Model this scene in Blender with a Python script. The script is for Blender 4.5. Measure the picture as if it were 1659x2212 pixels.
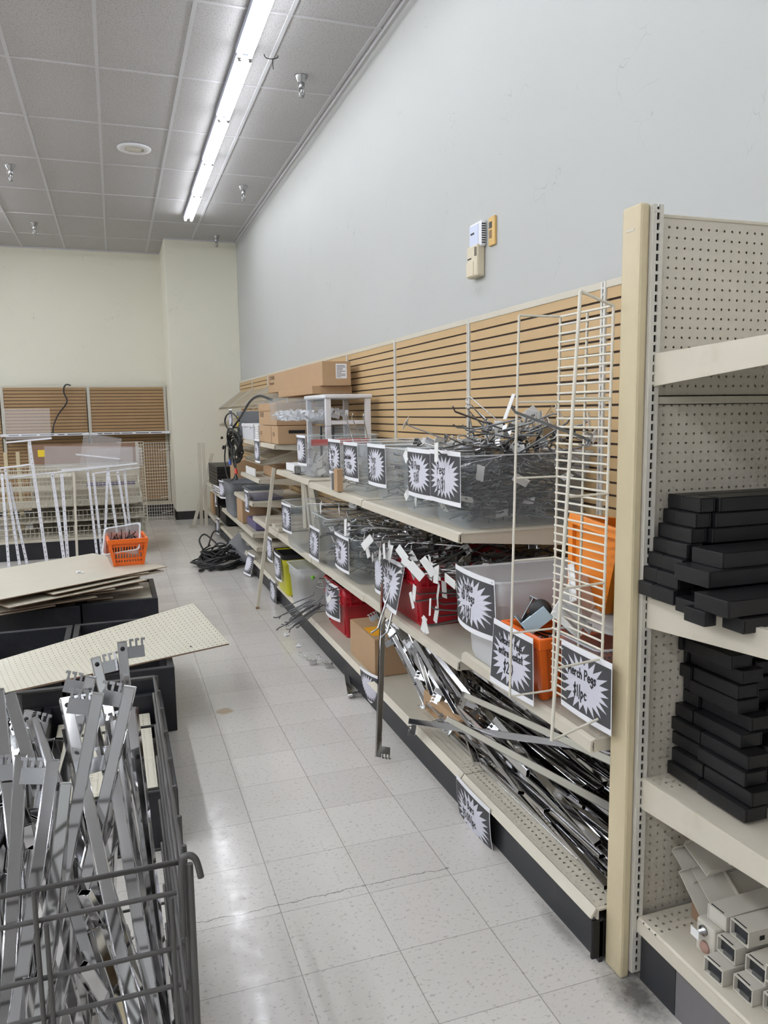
import bpy, bmesh, math, random
from mathutils import Vector, Matrix, Euler
V = Vector
rnd = random.Random(7)
S = bpy.context.scene
COL = S.collection
for o in list(bpy.data.objects): bpy.data.objects.remove(o)

# ---------------------------------------------------------------- camera
FPX, YAW, PITCH, ROLL, CAMZ = 1678.53, 0.32996, -0.12827, -0.014687, 1.6327
_f = V((math.sin(YAW)*math.cos(PITCH), math.cos(YAW)*math.cos(PITCH), math.sin(PITCH)))
_r = V((math.cos(YAW), -math.sin(YAW), 0)); _u = _r.cross(_f)
_c, _s = math.cos(ROLL), math.sin(ROLL)
cr, cu = _r*_c + _u*_s, _u*_c - _r*_s
cam = bpy.data.cameras.new('camera'); camo = bpy.data.objects.new('camera', cam); COL.objects.link(camo)
cam.sensor_fit = 'VERTICAL'; cam.sensor_height = 24.0; cam.lens = 24.0*FPX/2212.0
cam.clip_start = 0.05; cam.clip_end = 100
M4 = Matrix((cr, cu, -_f)).transposed().to_4x4(); M4.translation = V((0, 0, CAMZ)); camo.matrix_world = M4
S.camera = camo
# ---------------------------------------------------------------- light levels and exposure
TUBE_POWER, TUBE_POWER_FAR = 15.0, 40.0
ROWS = (-1.95, -4.85, -7.75)                       # other fluorescent rows of the sales floor, left of the frame
w = bpy.data.worlds.new('world'); S.world = w; w.use_nodes = True
w.node_tree.nodes['Background'].inputs[0].default_value = (0.80, 0.82, 0.85, 1)
w.node_tree.nodes['Background'].inputs[1].default_value = 0.3
S.view_settings.view_transform = 'Standard'; S.view_settings.look = 'None'
S.view_settings.gamma = 1.0; S.view_settings.use_curve_mapping = False
S.view_settings.exposure = 0.30
try:
    S.cycles.transparent_max_bounces = 24; S.cycles.max_bounces = 10
except Exception: pass

# ---------------------------------------------------------------- materials
def nt(name):
    m = bpy.data.materials.new(name); m.use_nodes = True
    return m, m.node_tree, m.node_tree.nodes['Principled BSDF']
def N(t, kind, **kw):
    n = t.nodes.new(kind)
    for k, v in kw.items(): setattr(n, k, v)
    return n
def lk(t, a, b): t.links.new(a, b)
def math_(t, op, a, b=None, c=None):
    n = N(t, 'ShaderNodeMath', operation=op)
    for i, x in enumerate((a, b, c)):
        if x is None: continue
        if isinstance(x, (int, float)): n.inputs[i].default_value = x
        else: lk(t, x, n.inputs[i])
    return n.outputs[0]
def mixc(t, fac, a, b):
    n = N(t, 'ShaderNodeMix', data_type='RGBA')
    for i, x in ((0, fac), (6, a), (7, b)):
        if isinstance(x, (int, float)): n.inputs[i].default_value = x
        elif isinstance(x, tuple): n.inputs[i].default_value = (*x, 1) if len(x) == 3 else x
        else: lk(t, x, n.inputs[i])
    return n.outputs[2]
def coords(t): return N(t, 'ShaderNodeTexCoord').outputs['Object']
def noise(t, scale, detail=4, rough=.6, vec=None):
    n = N(t, 'ShaderNodeTexNoise'); n.inputs['Scale'].default_value = scale
    n.inputs['Detail'].default_value = detail; n.inputs['Roughness'].default_value = rough
    lk(t, vec if vec is not None else coords(t), n.inputs['Vector']); return n.outputs['Fac']
def ramp(t, fac, a, b):
    n = N(t, 'ShaderNodeMapRange'); n.inputs[1].default_value = a; n.inputs[2].default_value = b
    lk(t, fac, n.inputs[0]); return n.outputs[0]
def mat(name, col, rough=.5, metal=0., var=.12, scale=9., bump=0., alpha=1., coat=0., emit=0., spec=.5, dirt=None):
    m, t, p = nt(name)
    p.inputs['Roughness'].default_value = rough; p.inputs['Metallic'].default_value = metal
    p.inputs['Alpha'].default_value = alpha; p.inputs['Specular IOR Level'].default_value = spec
    if coat: p.inputs['Coat Weight'].default_value = coat
    f = noise(t, scale)
    c = mixc(t, f, tuple(x*(1-var) for x in col), tuple(min(1, x*(1+var)) for x in col))
    if dirt:
        c = mixc(t, ramp(t, noise(t, 3.3, 7, .7), .56, .74), c, dirt)
    lk(t, c, p.inputs['Base Color'])
    if bump:
        b = N(t, 'ShaderNodeBump'); b.inputs['Strength'].default_value = bump; b.inputs['Distance'].default_value = .002
        lk(t, noise(t, scale*12), b.inputs['Height']); lk(t, b.outputs[0], p.inputs['Normal'])
    if emit:
        p.inputs['Emission Color'].default_value = (*col, 1); p.inputs['Emission Strength'].default_value = emit
    m.diffuse_color = (*col, 1)
    return m
def holes(name, col, ax, r=.0032, pitch=.0254, rough=.5, rng=None, var=.06, slot=None):
    """sheet punched with round holes (really transparent) on the local axes ax"""
    m, t, p = nt(name)
    p.inputs['Roughness'].default_value = rough
    c = coords(t); s = N(t, 'ShaderNodeSeparateXYZ'); lk(t, c, s.inputs[0])
    f = []
    for i, a in enumerate(ax):
        pi = pitch if not isinstance(pitch, tuple) else pitch[i]
        if pi is None: x = s.outputs[a]
        else:
            x = math_(t, 'SUBTRACT', math_(t, 'FRACT', math_(t, 'DIVIDE', s.outputs[a], pi)), .5)
            x = math_(t, 'MULTIPLY', x, pi)
        if slot: x = math_(t, 'DIVIDE', x, slot[i]/r)
        f.append(math_(t, 'ABSOLUTE', x) if slot else math_(t, 'MULTIPLY', x, x))
    d = math_(t, 'MAXIMUM', f[0], f[1]) if slot else math_(t, 'SQRT', math_(t, 'ADD', f[0], f[1]))
    k = math_(t, 'LESS_THAN', d, r)
    if rng:
        for a, lo, hi in rng:
            k = math_(t, 'MULTIPLY', k, math_(t, 'GREATER_THAN', s.outputs[a], lo))
            k = math_(t, 'MULTIPLY', k, math_(t, 'LESS_THAN', s.outputs[a], hi))
    cc = mixc(t, noise(t, 5), tuple(x*(1-var) for x in col), tuple(min(1, x*(1+var)) for x in col))
    lk(t, cc, p.inputs['Base Color'])
    lk(t, math_(t, 'SUBTRACT', 1., k), p.inputs['Alpha'])
    m.diffuse_color = (*col, 1)
    return m
ALM = (.575, .53, .43)
M = dict(
 almond=mat('almond_paint', ALM, .38, var=.05, dirt=(.5, .45, .35)),
 post=mat('aged_cream_paint', (.575, .49, .315), .42, var=.07, dirt=(.50, .42, .27)),
 greige=mat('greige_paint', (.55, .52, .45), .4, var=.05),
 white_metal=mat('white_paint', (.72, .72, .74), .35, var=.04),
 tanwire=mat('tan_wire_coating', (.48, .42, .30), .4, var=.05),
 wire=mat('cream_wire_coating', (.70, .66, .56), .35, var=.05),
 kick=mat('charcoal_kick_paint', (.022, .023, .026), .5, var=.3, dirt=(.05, .05, .052)),
 kick2=mat('grey_kick_paint', (.16, .15, .15), .5, var=.1),
 black=mat('black_plastic', (.0065, .0065, .0075), .42, var=.5, scale=14, dirt=(.022, .022, .023)),
 blackmetal=mat('black_frame_paint', (.014, .015, .019), .4, var=.3, dirt=(.03, .031, .035)),
 rubber=mat('black_rubber', (.012, .013, .013), .45, var=.2),
 chrome=mat('chrome_plate', (.62, .62, .63), .07, 1., var=.03),
 chromed=mat('dull_chrome', (.40, .405, .41), .24, 1., var=.08),
 zinc=mat('zinc_plate', (.50, .62, .68), .28, .9, var=.08),
 peg=mat('grey_peg_steel', (.20, .205, .21), .33, .85, var=.15),
 pegl=mat('bright_peg_steel', (.55, .56, .57), .2, 1., var=.1),
 tag=mat('white_label_plastic', (.78, .78, .76), .4, var=.03),
 greywire=mat('grey_wire_coating', (.085, .082, .078), .38, .3, var=.1),
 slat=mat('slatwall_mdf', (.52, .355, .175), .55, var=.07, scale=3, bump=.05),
 slatd=mat('slatwall_mdf_shaded', (.36, .225, .105), .5, var=.1, scale=3, bump=.05),  # same slatwall, colour darkened for the weaker light at the back wall
 groove=mat('groove_insert', (.06, .04, .03), .6, var=.2),
 card=mat('corrugated_cardboard', (.43, .28, .155), .75, var=.06, scale=5),
 cardd=mat('cardboard_print', (.13, .085, .055), .8, var=.1),
 paper=mat('white_paper', (.80, .80, .82), .7, var=.02),
 printk=mat('grey_print', (.060, .060, .063), .75, var=.12, scale=40),
 burst=mat('burst_paper', (.60, .60, .66), .75, var=.03),
 ink=mat('marker_ink', (.010, .010, .014), .6, var=.1),
 yellow=mat('yellow_label', (.80, .58, .03), .5, var=.05),
 amber=mat('amber_label', (.85, .40, .02), .5, var=.05),
 orange=mat('orange_plastic', (.85, .155, .015), .35, var=.06),
 orange2=mat('amber_orange_plastic', (.80, .24, .02), .4, var=.06),
 red=mat('red_plastic', (.42, .008, .018), .38, var=.12),
 lime=mat('lime_plastic', (.62, .60, .02), .4, var=.05),
 greybin=mat('grey_tote_plastic', (.20, .215, .235), .4, var=.05),
 purple=mat('violet_plastic', (.17, .15, .30), .3, var=.05, alpha=.75),
 beige=mat('beige_plastic', (.62, .55, .40), .45, var=.03),
 ochre=mat('ochre_plate', (.62, .40, .13), .5, var=.05),
 lilac=mat('thermostat_face', (.55, .60, .74), .4, var=.03),
 clear=mat('clear_tote_plastic', (.50, .58, .64), .16, var=.03, alpha=.22),
 midgrey=mat('mid_grey_paint', (.30, .31, .32), .45, var=.05),
 milky=mat('milky_tote_plastic', (.74, .76, .78), .3, var=.03, alpha=.62),
 rim=mat('clear_tote_rim', (.80, .85, .88), .2, var=.03, alpha=.55),
 acryl=mat('clear_acrylic', (.80, .80, .82), .06, var=.02, alpha=.16),
 bag=mat('plastic_bag', (.85, .86, .88), .12, var=.04, alpha=.14),
 masonite=mat('brown_hardboard', (.26, .155, .10), .6, var=.08),
 wood=mat('raw_hardboard_edge', (.30, .19, .12), .7, var=.1),
 rust=mat('stained_pink_paint', (.42, .26, .21), .55, var=.15),
 tube=mat('fluorescent_tube', (.93, .96, 1.0), .3, var=0., emit=TUBE_POWER),
 tube2=mat('fluorescent_tube_boosted', (.93, .96, 1.0), .3, var=0., emit=TUBE_POWER_FAR),  # stronger tubes for the rows out of view, to lift back wall and floor
 fixt=mat('fixture_enamel', (.34, .36, .44), .4, var=.02),
 enamel=mat('pale_enamel', (.70, .72, .75), .3, var=.02),
 dark=mat('dark_interior', (.008, .008, .009), .7, var=.1),
 green=mat('green_sticker', (.25, .70, .06), .5, var=.05),
 blue=mat('blue_plastic', (.04, .10, .42), .4, var=.05),
 redtip=mat('red_plug', (.55, .03, .02), .4, var=.05),
)
M['pegXZ'] = holes('pegboard_panel', (.575, .53, .44), 'XZ')
M['pegXY'] = holes('pegboard_sheet', (.58, .545, .44), 'XY', r=.0028, rough=.45)
M['pegdeck'] = holes('punched_deck', ALM, 'XY', r=.0040, pitch=.0254, rng=[('X', -.268, -.205)])
M['pegfront'] = holes('punched_base_deck', ALM, 'XY', r=.0040, pitch=.0254, rng=[('X', -.595, -.505)])
M['pegrear'] = holes('punched_end_deck', ALM, 'XY', r=.0040, pitch=.0254, rng=[('Y', .32, .395)])
M['pegrear2'] = holes('punched_end_base', ALM, 'XY', r=.0042, pitch=.0254, rng=[('Y', .03, .105)])
M['slotZ'] = holes('slotted_standard', (.60, .575, .50), 'XZ', r=.004, pitch=(None, .0254), slot=(.0042, .0088))
M['slotY'] = holes('slotted_standard_wall', (.64, .62, .56), 'YZ', r=.004, pitch=(None, .0254), slot=(.0032, .0092))
M['slotW'] = holes('slotted_white_post', (.70, .70, .74), 'XZ', r=.004, pitch=(None, .055), slot=(.0045, .0055))

# ---------------------------------------------------------------- mesh collector
def base(o):
    b = V((0, 0, 0))
    while o is not None: b += o.location; o = o.parent
    return b
class G:
    def __init__(s): s.v = []; s.f = []; s.mi = []; s.sm = []
    def add(s, vs, fs, m=0, smooth=False):
        n = len(s.v); s.v += [V(x) for x in vs]
        for f in fs: s.f.append([i+n for i in f]); s.mi.append(m); s.sm.append(smooth)
        return s
    def box(s, a, b, m=0, T=None):
        x0, y0, z0 = (min(a[i], b[i]) for i in range(3)); x1, y1, z1 = (max(a[i], b[i]) for i in range(3))
        vs = [V(q) for q in ((x0,y0,z0),(x1,y0,z0),(x1,y1,z0),(x0,y1,z0),(x0,y0,z1),(x1,y0,z1),(x1,y1,z1),(x0,y1,z1))]
        if T is not None: vs = [T @ q for q in vs]
        return s.add(vs, [(0,3,2,1),(4,5,6,7),(0,1,5,4),(1,2,6,5),(2,3,7,6),(3,0,4,7)], m)
    def hexa(s, bot, top, m=0):
        return s.add(list(bot)+list(top), [(0,3,2,1),(4,5,6,7),(0,1,5,4),(1,2,6,5),(2,3,7,6),(3,0,4,7)], m)
    def tube(s, pts, r, n=6, closed=False, m=0, caps=True, smooth=True):
        pts = [V(p) for p in pts]; k = len(pts)
        rings = []; up = None
        for i, p in enumerate(pts):
            a = pts[(i-1) % k] if (closed or i > 0) else p
            b = pts[(i+1) % k] if (closed or i < k-1) else p
            d = (b-a).normalized() if (b-a).length > 1e-9 else V((0, 0, 1))
            if up is None: up = d.orthogonal().normalized()
            up = (up - d*up.dot(d))
            up = up.normalized() if up.length > 1e-6 else d.orthogonal().normalized()
            w_ = d.cross(up); rr = r[i] if isinstance(r, (list, tuple)) else r
            rings.append([p + up*(rr*math.cos(2*math.pi*j/n)) + w_*(rr*math.sin(2*math.pi*j/n)) for j in range(n)])
        vs = [q for R_ in rings for q in R_]; fs = []
        for i in range(k if closed else k-1):
            i2 = (i+1) % k
            for j in range(n): fs.append((i*n+j, i*n+(j+1) % n, i2*n+(j+1) % n, i2*n+j))
        s.add(vs, fs, m, smooth)
        if caps and not closed:
            s.add(rings[0][::-1], [tuple(range(n))], m); s.add(rings[-1], [tuple(range(n))], m)
        return s
    def lathe(s, prof, n=20, T=None, m=0):
        vs = []; k = len(prof)
        for r, z in prof:
            for j in range(n): vs.append(V((r*math.cos(2*math.pi*j/n), r*math.sin(2*math.pi*j/n), z)))
        if T is not None: vs = [T @ q for q in vs]
        fs = [(i*n+j, i*n+(j+1) % n, (i+1)*n+(j+1) % n, (i+1)*n+j) for i in range(k-1) for j in range(n)]
        return s.add(vs, fs, m, True)
    def prism(s, poly, ax, a, b, m=0):
        """polygon in the plane across axis ax, extruded from a to b"""
        def P(u, v_, w_): return {0: V((w_, u, v_)), 1: V((u, w_, v_)), 2: V((u, v_, w_))}[ax]
        k = len(poly); vs = [P(u, v_, a) for u, v_ in poly] + [P(u, v_, b) for u, v_ in poly]
        fs = [tuple(range(k))[::-1], tuple(range(k, 2*k))] + [(i, (i+1) % k, k+(i+1) % k, k+i) for i in range(k)]
        return s.add(vs, fs, m)
    def move(s, T):
        s.v = [T @ q for q in s.v]; return s
    def build(s, name, mats, parent=None, bevel=0., origin=None, seg=2, recalc=True, own=False):
        if not isinstance(mats, (list, tuple)): mats = [mats]
        if parent is not None and not own: org = base(parent)
        elif origin is not None: org = V(origin)
        else:
            xs = [q.x for q in s.v]; ys = [q.y for q in s.v]
            org = V(((min(xs)+max(xs))/2, (min(ys)+max(ys))/2, min(q.z for q in s.v)))
        me = bpy.data.meshes.new(name); me.from_pydata([q-org for q in s.v], [], s.f)
        for mt in mats: me.materials.append(M[mt] if isinstance(mt, str) else mt)
        me.polygons.foreach_set('material_index', s.mi); me.polygons.foreach_set('use_smooth', s.sm)
        if recalc:
            bm = bmesh.new(); bm.from_mesh(me); bmesh.ops.recalc_face_normals(bm, faces=bm.faces); bm.to_mesh(me); bm.free()
        me.update()
        o = bpy.data.objects.new(name, me); COL.objects.link(o)
        if parent is not None:
            o.parent = parent
            if own: o.location = org-base(parent)
        else: o.location = org
        if bevel:
            b = o.modifiers.new('edge', 'BEVEL'); b.width = bevel; b.segments = seg; b.limit_method = 'ANGLE'; b.angle_limit = math.radians(40)
        return o
def tag(o, label=None, cat=None, group=None, kind=None):
    if label: o['label'] = label
    if cat: o['category'] = cat
    if group: o['group'] = group
    if kind: o['kind'] = kind
    return o
def thing(name, label, cat, loc=(0, 0, 0), group=None):
    o = bpy.data.objects.new(name, None); o.empty_display_size = .05; COL.objects.link(o); o.location = loc
    return tag(o, label, cat, group)
def dup(root, matrix=None, loc=None, label=None, group=None):
    def cp(o, par):
        c = o.copy(); COL.objects.link(c)
        if par is not None: c.parent = par
        kids = KIDS.get(o.name)
        for ch in (list(o.children) if kids is None else kids): cp(ch, c)
        return c
    r = cp(root, None)
    place(r, matrix, loc, label, group); return r
KIDS = {}
def remember(o):
    KIDS[o.name] = list(o.children)
    for c in o.children: remember(c)
def place(r, matrix=None, loc=None, label=None, group=None):
    if matrix is not None: r.matrix_world = matrix
    if loc is not None: r.location = loc
    if label: r['label'] = label
    if group: r['group'] = group
    return r
def axes(loc, x, y, z):
    m = Matrix((V(x), V(y), V(z))).transposed().to_4x4(); m.translation = V(loc); return m
def rot(loc, rx=0, ry=0, rz=0):
    m = Euler((rx, ry, rz)).to_matrix().to_4x4(); m.translation = V(loc); return m
def arc(p, q, bulge, n=6):
    p, q, b = V(p), V(q), V(bulge)
    return [p.lerp(q, i/n) + b*(4*(i/n)*(1-i/n)) for i in range(n+1)]
def smoothpath(pts, k=5):
    pts = [V(p) for p in pts]; out = []
    for i in range(len(pts)-1):
        p0 = pts[max(i-1, 0)]; p1 = pts[i]; p2 = pts[i+1]; p3 = pts[min(i+2, len(pts)-1)]
        for j in range(k):
            t = j/k
            out.append(.5*((2*p1) + (p2-p0)*t + (2*p0-5*p1+4*p2-p3)*t*t + (3*p1-p0-3*p2+p3)*t**3))
    out.append(pts[-1]); return out
# ================================================================ the room
XW, YB, ZC, YC, XC = 1.925, 13.65, 4.263, 12.47, .845      # right wall, back wall, ceiling, column front, column side
XL, YF = -11.0, -6.0
def struct(o): return tag(o, kind='structure')
# floor: 12 inch vinyl tiles
m, t, p = nt('vinyl_tile_floor')
c = coords(t); sp = N(t, 'ShaderNodeSeparateXYZ'); lk(t, c, sp.inputs[0])
TS = .3048; FX, FY = .4298, 4.1886
ix = math_(t, 'DIVIDE', math_(t, 'SUBTRACT', sp.outputs[0], FX), TS); iy = math_(t, 'DIVIDE', math_(t, 'SUBTRACT', sp.outputs[1], FY), TS)
def edge(u, wd):
    f = math_(t, 'FRACT', u); return math_(t, 'LESS_THAN', math_(t, 'MINIMUM', f, math_(t, 'SUBTRACT', 1., f)), wd)
joint = math_(t, 'MAXIMUM', edge(ix, .0055), edge(iy, .0042))
cb = N(t, 'ShaderNodeCombineXYZ'); lk(t, math_(t, 'FLOOR', ix), cb.inputs[0]); lk(t, math_(t, 'FLOOR', iy), cb.inputs[1])
wn = N(t, 'ShaderNodeTexWhiteNoise', noise_dimensions='2D'); lk(t, cb.outputs[0], wn.inputs['Vector'])
tile = mixc(t, wn.outputs['Value'], (.585, .557, .512), (.65, .622, .572))
mp = N(t, 'ShaderNodeMapping'); mp.inputs['Scale'].default_value = (60, 85, 1); lk(t, c, mp.inputs[0])
speck = noise(t, 1.0, 3, .6, mp.outputs[0])
tile = mixc(t, math_(t, 'MULTIPLY', ramp(t, speck, .58, .66), .5), tile, (.27, .25, .225))
tile = mixc(t, math_(t, 'MULTIPLY', ramp(t, speck, .40, .32), .5), tile, (.60, .565, .53))
tile = mixc(t, math_(t, 'MULTIPLY', ramp(t, noise(t, .9, 6), .45, .7), .22), tile, (.40, .375, .34))
tile = mixc(t, math_(t, 'MULTIPLY', joint, .55), tile, (.13, .115, .10))
# worn mark, a crack across the tiles, black grime by the end post
def blob(cx, cy, rx, ry, soft=.35):
    a = math_(t, 'DIVIDE', math_(t, 'SUBTRACT', sp.outputs[0], cx), rx); b = math_(t, 'DIVIDE', math_(t, 'SUBTRACT', sp.outputs[1], cy), ry)
    d = math_(t, 'SQRT', math_(t, 'ADD', math_(t, 'MULTIPLY', a, a), math_(t, 'MULTIPLY', b, b)))
    d = math_(t, 'ADD', d, math_(t, 'MULTIPLY', math_(t, 'SUBTRACT', noise(t, 22, 5, .7), .5), .9))
    return ramp(t, d, 1.0, 1.0-soft)
tile = mixc(t, math_(t, 'MULTIPLY', blob(.49, 4.2, .055, .055), .8), tile, (.42, .31, .19))
tile = mixc(t, math_(t, 'MULTIPLY', blob(1.30, 1.66, .10, .16, .8), .85), tile, (.05, .045, .04))
tile = mixc(t, math_(t, 'MULTIPLY', blob(1.25, 1.98, .04, .16, .8), .5), tile, (.10, .09, .08))
cy = math_(t, 'ADD', 2.403, math_(t, 'MULTIPLY', math_(t, 'SUBTRACT', noise(t, 9, 5, .7), .5), .05))
crack = math_(t, 'LESS_THAN', math_(t, 'ABSOLUTE', math_(t, 'SUBTRACT', sp.outputs[1], cy)), .0022)
crack = math_(t, 'MULTIPLY', crack, math_(t, 'LESS_THAN', sp.outputs[0], 1.05))
tile = mixc(t, math_(t, 'MULTIPLY', crack, .6), tile, (.10, .09, .08))
lk(t, tile, p.inputs['Base Color'])
lk(t, math_(t, 'ADD', .10, math_(t, 'MULTIPLY', ramp(t, noise(t, 9, 8, .78), .40, .66), .16)), p.inputs['Roughness'])
p.inputs['Specular IOR Level'].default_value = .55
b = N(t, 'ShaderNodeBump'); b.inputs['Strength'].default_value = .06; b.inputs['Distance'].default_value = .002
lk(t, math_(t, 'ADD', noise(t, 28, 4), math_(t, 'MULTIPLY', joint, -.8)), b.inputs['Height']); lk(t, b.outputs[0], p.inputs['Normal'])
M['floor'] = m
struct(G().box((XL, YF, -.1), (XW+.1, YB+.1, 0)).build('floor', 'floor', origin=(0, 0, 0)))
# ceiling tiles
m, t, p = nt('acoustic_tile')
pit = noise(t, 110, 2, .5)
cc = mixc(t, ramp(t, pit, .58, .63), (.50, .49, .49), (.25, .245, .24))
cc = mixc(t, math_(t, 'MULTIPLY', ramp(t, noise(t, .7, 3), .35, .7), .18), cc, (.42, .41, .40))
lk(t, cc, p.inputs['Base Color']); p.inputs['Roughness'].default_value = .9
M['ceil'] = m
struct(G().box((XL, YF, ZC), (XW+.1, YB+.1, ZC+.1)).build('ceiling', 'ceil', origin=(0, 0, ZC)))
CX, CY, SX, SY = .0228, 6.6395, .6158, 1.2012
M['tbar'] = mat('ceiling_grid_paint', (.56, .56, .57), .6, var=.03)
g = G()
for i in range(-17, 4):
    x = CX+i*SX; g.box((x-.013, YF, ZC-.007), (x+.013, YB, ZC+.001))
struct(g.build('trim_1', 'tbar', origin=(0, 0, ZC)))
g = G()
for j in range(-10, 6):
    y = CY+j*SY; g.box((XL, y-.011, ZC-.006), (XW, y+.011, ZC+.001))
struct(g.build('trim_2', 'tbar', origin=(0, 0, ZC)))
struct(G().box((XW-.022, YF, ZC-.03), (XW, YC, ZC)).box((XC, YC-.02, ZC-.02), (XW, YC, ZC)).box((XL, YB-.02, ZC-.02), (XC, YB, ZC)).build('trim_3', 'tbar', origin=(0, 0, ZC)))
# walls: cream paint with pencil-thin scuffs
def wallmat(name, col, scuff):
    m, t, p = nt(name)
    c = coords(t)
    cc = mixc(t, noise(t, .8, 4), tuple(x*.96 for x in col), tuple(x*1.03 for x in col))
    warp = N(t, 'ShaderNodeVectorMath', operation='ADD')
    nz = N(t, 'ShaderNodeTexNoise'); nz.inputs['Scale'].default_value = 3.; lk(t, c, nz.inputs['Vector'])
    lk(t, c, warp.inputs[0]); lk(t, nz.outputs['Color'], warp.inputs[1])
    vo = N(t, 'ShaderNodeTexVoronoi', feature='DISTANCE_TO_EDGE'); vo.inputs['Scale'].default_value = 2.2; lk(t, warp.outputs[0], vo.inputs['Vector'])
    line = math_(t, 'LESS_THAN', vo.outputs['Distance'], .0035)
    k = math_(t, 'MULTIPLY', line, ramp(t, noise(t, 2.6, 3), .545, .60))
    cc = mixc(t, math_(t, 'MULTIPLY', k, scuff), cc, (.30, .30, .29))
    spot = math_(t, 'MULTIPLY', ramp(t, noise(t, 60, 2), .76, .8), ramp(t, noise(t, 4, 2), .5, .6))
    cc = mixc(t, math_(t, 'MULTIPLY', spot, .6), cc, (.28, .27, .25))
    lk(t, cc, p.inputs['Base Color']); p.inputs['Roughness'].default_value = .62
    b = N(t, 'ShaderNodeBump'); b.inputs['Strength'].default_value = .05; lk(t, noise(t, 40, 3), b.inputs['Height']); lk(t, b.outputs[0], p.inputs['Normal'])
    return m
M['wallr'] = wallmat('right_wall_paint', (.465, .472, .450), .55)
M['wallfar'] = mat('far_wall_paint', (.44, .435, .43), .7, var=.1)
M['wallb'] = wallmat('back_wall_paint', (.74, .72, .60), .35)
struct(G().box((XW, YF, 0), (XW+.1, YB+.1, ZC)).build('wall_right', 'wallr', origin=(XW, 0, 0)))
struct(G().box((XL, YB, 0), (XW, YB+.1, ZC)).build('wall_back', 'wallb', origin=(0, YB, 0)))
struct(G().box((XC, YC, 0), (XW, YB, ZC)).build('wall_corner', 'wallb', origin=(XC, YC, 0), bevel=.006))
struct(G().box((XL-.1, YF, 0), (XL, YB, ZC)).build('wall_left', 'wallfar', origin=(XL, 0, 0)))
struct(G().box((XL, YF-.1, 0), (XW, YF, ZC)).build('wall_front', 'wallfar', origin=(0, YF, 0)))
M['base'] = mat('black_vinyl_base', (.022, .021, .020), .45, var=.2)
struct(G().box((XL, YB-.012, 0), (XC, YB, .13)).build('baseboard_back', 'base'))
struct(G().box((XC-.012, YC-.012, 0), (XW, YC, .13)).box((XC-.012, YC-.012, 0), (XC, YB, .13)).build('baseboard_corner', 'base'))
# ---- fluorescent rows
def fixture_row(x0, slope, y_end, n, seg, first):
    for k in range(n):
        y1 = y_end-k*seg; y0 = y1-seg+.012; xm = x0+slope*(y_end-(y0+y1)/2)
        place_txt = ('at the far end of the lit row', 'second from the far end of the lit row', 'third from the far end of the lit row', 'fourth from the far end of the lit row',
                     'fifth from the far end, cut by the top of the frame') if first else None
        lab = ('twin-tube fluorescent ceiling light ' + place_txt[k]) if first and k < 5 else ('twin-tube fluorescent ceiling light of the row %s' % ('carried on past the top of the frame' if first else 'over another aisle to the left'))
        f = thing('fluorescent_light', lab, 'ceiling light', (xm, (y0+y1)/2, ZC-.012), 'fluorescent lights in rows on the ceiling')
        h = G().box((xm-.062, y0, ZC-.055), (xm+.062, y1, ZC-.012)).build('housing', 'fixt', f, bevel=.004)
        for s in (-1, 1):
            x = xm+s*.038
            tb = G().tube([(x, y0+.03, ZC-.078), (x, y1-.03, ZC-.078)], .0165, 10).build('lamp_tube', 'tube' if first else 'tube2', f)
            for yy in (y0+.012, y1-.012): G().box((x-.012, yy-.012, ZC-.094), (x+.012, yy+.012, ZC-.055)).build('lamp_holder', 'chromed', f, bevel=.003)
fixture_row(1.075, -.008, 10.96, 13, 1.245, True)
for x in ROWS: fixture_row(x, 0, 12.2, 14, 1.245, False)
# ---- sprinklers, speaker, hook on the ceiling
SPR = [(1.54, 6.35, 'nearest sprinkler head beside the lit light row'), (1.57, 9.47, 'sprinkler head halfway along the right side of the light row'),
       (1.58, 12.12, 'sprinkler head in front of the far corner column'), (-.89, 9.38, 'sprinkler head at the left, nearer of the two'), (-.89, 11.97, 'sprinkler head at the left near the back wall')]
proto = None
for x, y, lab in SPR:
    if proto is None:
        f = thing('sprinkler_head', 'chrome '+lab, 'sprinkler', (0, 0, 0), 'sprinkler heads on the ceiling')
        G().lathe([(0, 0), (.052, 0), (.050, -.006), (.030, -.045), (.027, -.05), (0, -.05)]).build('escutcheon', 'chromed', f)
        G().lathe([(.024, -.05), (.024, -.085), (.019, -.095), (0, -.095)]).build('pipe_cup', 'chromed', f)
        g = G()
        for s in (-1, 1): g.tube([(s*.010, 0, -.095), (s*.020, 0, -.115), (s*.018, 0, -.140), (s*.005, 0, -.158)], .004, 6)
        g.lathe([(.008, -.095), (.006, -.155), (0, -.155)], 8); g.build('frame_arms', 'chromed', f)
        G().lathe([(0, -.157), (.020, -.157), (.020, -.160), (0, -.160)], 12).build('deflector', 'chromed', f)
        remember(f); proto = f; place(f, loc=(x, y, ZC))
    else: dup(proto, loc=(x, y, ZC), label='chrome '+lab)
f = thing('ceiling_speaker', 'round white ceiling speaker grille set in a tile', 'speaker', (.333, 8.45, ZC))
G().lathe([(.0, -.004), (.165, -.004), (.158, -.018), (.10, -.022), (.095, -.016), (0, -.016)], 40, rot((.333, 8.45, ZC))).build('speaker_ring', 'white_metal', f)
G().lathe([(0, -.0175), (.093, -.0175), (.093, -.012)], 32, rot((.333, 8.45, ZC))).build('grille', 'greige', f)
f = G().tube(smoothpath([(1.19, 6.05, ZC-.006), (1.205, 6.05, ZC-.03), (1.25, 6.04, ZC-.035), (1.29, 6.04, ZC-.02), (1.29, 6.04, ZC-.006)]), .0035).tube([(1.25, 6.04, ZC-.035), (1.252, 6.03, ZC-.11)], .003)
tag(f.build('ceiling_hook', 'blackmetal'), 'thin black wire hook clipped to the ceiling grid', 'hook')
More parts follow.
